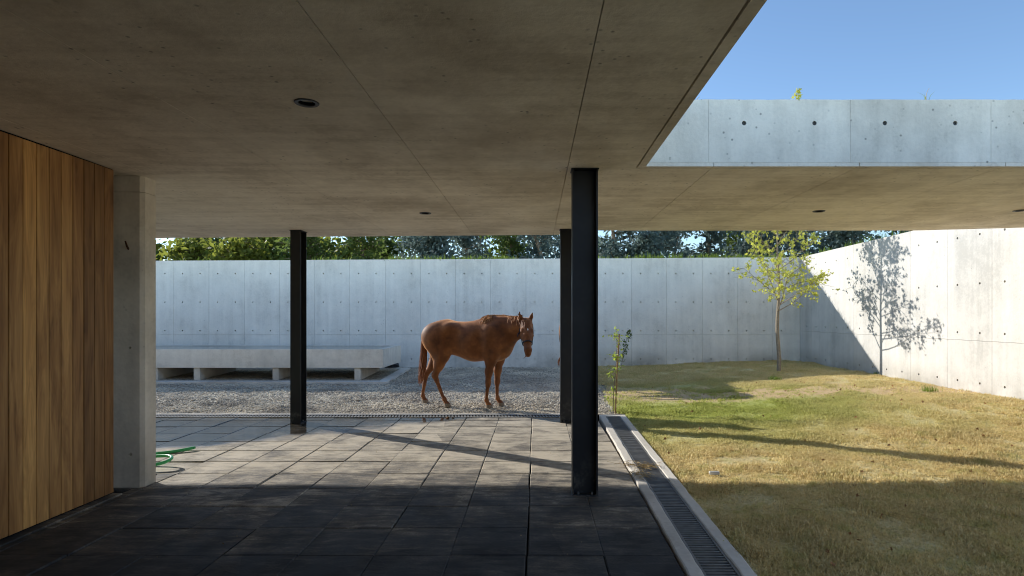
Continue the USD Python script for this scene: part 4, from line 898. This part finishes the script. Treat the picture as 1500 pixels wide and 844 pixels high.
# taller blades growing over the tops of the retaining walls
N = 900
x = rg.uniform(-10, 7, N); w = meshkit.noise(np.stack([x * .9, 0 * x, 0 * x], -1), 3) + .35 * (x > -4); kp = rg.uniform(0, 1, N) < np.clip((w - .5) * 1.6, .03, .7); x = x[kp]
y2 = 10.8 + 4.8 * rg.uniform(0, 1, 34)
P = np.vstack([np.c_[x, 15.79 + rg.uniform(0, .13, len(x)), np.array([ftop(q) for q in x]) - .02], np.c_[right_x(y2) + .03 + rg.uniform(0, .15, 34), y2, 3.12 + .006 * (15.75 - y2)]])
instancer('wall_top_grass', [(tuft(11, 10, .10, .05), 'weed_blade'), (tuft(12, 8, .14, .05), 'weed_blade')], P, rg.integers(0, 2, len(P)), rg.uniform(0, 6.28, len(P)), rg.uniform(.6, 1.7, len(P)), label='uneven grass along the tops of the two concrete walls', cat='grass')
# gravel stones
def stone(seed):
    m = trimesh.creation.icosphere(1); v = np.array(m.vertices); r = np.random.default_rng(seed); v *= r.uniform(.7, 1.2, (len(v), 1)); v *= [1, .8, .6]; m.vertices = v; return m
N = 65000
y = 9.43 + 6.2 * rg.uniform(0, 1, N) ** 1.6; x = rg.uniform(-9.6, 1.6, N)
keep = (x > -.66 * y - .2) & (x < 1.22 + .05 * (y - 9.4)) & ~((y > 12.7) & (y < 15.16) & (x < -3.2))
x, y = x[keep], y[keep]
gz = gravel_z(x, y) + .003
instancer('gravel_stones', [(stone(k), 'gravel_stone') for k in range(4)], np.c_[x, y, gz], rg.integers(0, 4, len(x)), rg.uniform(0, 6.28, len(x)), rg.uniform(.005, .017, len(x)) * rg.uniform(.7, 1.6, len(x)), label='loose grey gravel stones round the horse and trough', cat='gravel')
# litter
def curl_leaves(pts, seed, s0=.03, s1=.06):
    r = np.random.default_rng(seed); V, F = leaf_star(); V = V.copy(); V[:, 2] += .35 * (V[:, 0] ** 2) + .25 * (V[:, 1] - .3) ** 2
    return scatter((V, F), np.asarray(pts), r.uniform(s0, s1, len(pts)), r, 0, np.c_[np.zeros((len(pts), 2)), np.full(len(pts), .2)])
y = 3.3 + 8.5 * rg.uniform(0, 1, 150); x = rg.uniform(1.45, 6.6, 150); k = x < .85 * y
x, y = x[k], y[k]
tag(obj('leaf_litter', curl_leaves(np.c_[x, y, height(x, y) + .035], 5), 'dry_leaf'), 'small curled brown leaves scattered over the lawn', 'leaves', kind='stuff')
def straws(c, sd, n, seed, L=(.04, .14), r=.0016):
    g = np.random.default_rng(seed); out = []
    for k in range(n):
        p = np.array([c[0] + g.normal(0, sd[0]), c[1] + g.normal(0, sd[1]), .016 + abs(g.normal(0, .012))]); a = g.uniform(0, 3.14); l = g.uniform(*L)
        d = np.array([math.cos(a), math.sin(a), g.normal(0, .12)]) * l / 2; out.append(tube([p - d, p + [0, 0, .006], p + d], r, 3, cap=False))
    return cat_(*out)
tag(obj('straw_wisp', cat_(straws((1.02, 5.72), (.05, .10), 60, 1), straws((1.14, 6.02), (.07, .07), 90, 2), straws((.97, 6.1), (.06, .04), 30, 3)), 'straw'), 'wisp of dry straw lying across the lawn drain and its kerb', 'straw', kind='stuff')
xs_, ys_ = rg.uniform(1.5, 6.0, 110), rg.uniform(3.4, 10.5, 110); sw_ = []
for k in range(110):
    m_ = straws((0, 0), (0.001, .001), 1, 500 + k, (.05, .20), .002); m_.apply_translation([xs_[k], ys_[k], float(height(xs_[k], ys_[k])) + .03]); sw_.append(m_)
tag(obj('lawn_straw', cat_(*sw_), 'straw'), 'loose pale straws and thin twigs lying over the lawn', 'straw', kind='stuff')
pts = np.c_[rg.uniform(-3.0, .8, 46), rg.uniform(3.7, 8.9, 46), np.full(46, .006)]
tag(obj('floor_crumbs', curl_leaves(pts, 8, .008, .022), 'straw'), 'tiny pale crumbs and leaf bits scattered over the floor tiles', 'litter', kind='stuff')
lf = [(-.73, 8.9, .012)]
tag(obj('dry_leaf', curl_leaves([(-1.30, 8.93, .01), (-1.22, 8.95, .01), (-1.38, 8.90, .01)], 3, .09, .12), 'dry_leaf'), 'pale dry leaf cluster on the tiles by the gravel drain', 'leaf')
zz = float(height(1.7, 5.4))
tag(obj('pale_chip', cbox(1.70, 1.80, 5.72, 5.755, zz + .012, zz + .045, .006), 'pale_scrap'), 'small pale flat chip on the grass beside the lawn drain', 'stone chip')
for px_, py_, d_, lb in ((1136, 583, 11.9, 'bright green grass tuft on the bare track in front of the yellow tree'), (1285, 583, 12.2, 'small green grass tuft near the foot of the wall below the tree\'s shadow'), (1362, 611, 9.6, 'low green grass tuft in the straw lawn towards the right edge')):
    x_ = (px_ - PX) / FPX * d_; g_ = np.random.default_rng(px_); ms_ = []
    for k in range(14):
        m_ = tuft(px_ + k, 8, .085, .08); m_.apply_translation([x_ + g_.normal(0, .05), d_ + g_.normal(0, .03), 0]); m_.vertices[:, 2] += float(height(x_, d_)) + .01; ms_.append(m_)
    tag(obj('grass_tuft', cat_(*ms_), 'weed_blade'), lb, 'grass tuft')
# roof weeds
def weed(label, x, h_, leaves, seed):
    g = np.random.default_rng(seed); t = thing('roof_weed', label, 'weed', (x, 5.06, RZ - .02))
    S = spline([(0, 0, 0), (-.008, 0, h_ * .5), (.02, 0, h_)], 8); obj('stem', tube(S, np.linspace(.003, .0012, 8), 5), 'straw', t)
    if leaves:
        obj('leaves', scatter(leaf_star(), np.array([S[g.integers(3, 8)] + g.normal(0, .015, 3) for _ in range(leaves)]), g.uniform(.035, .06, leaves), g, .2), 'yellow_leaf', t)
    else: obj('blade', tuft(seed, 5, h_ * .8, .02), 'weed_blade', t)
weed('small yellow leafy weed sprouting over the roof beam', at(1168, 148, 5.06)[0], .125, 16, 1)
weed('single pale grass blade standing on the roof beam at right', at(1358, 148, 5.06)[0], .13, 0, 2)
weed('tiny grass blades on the roof beam between weed and corner', at(1022, 148, 5.06)[0], .055, 0, 3)
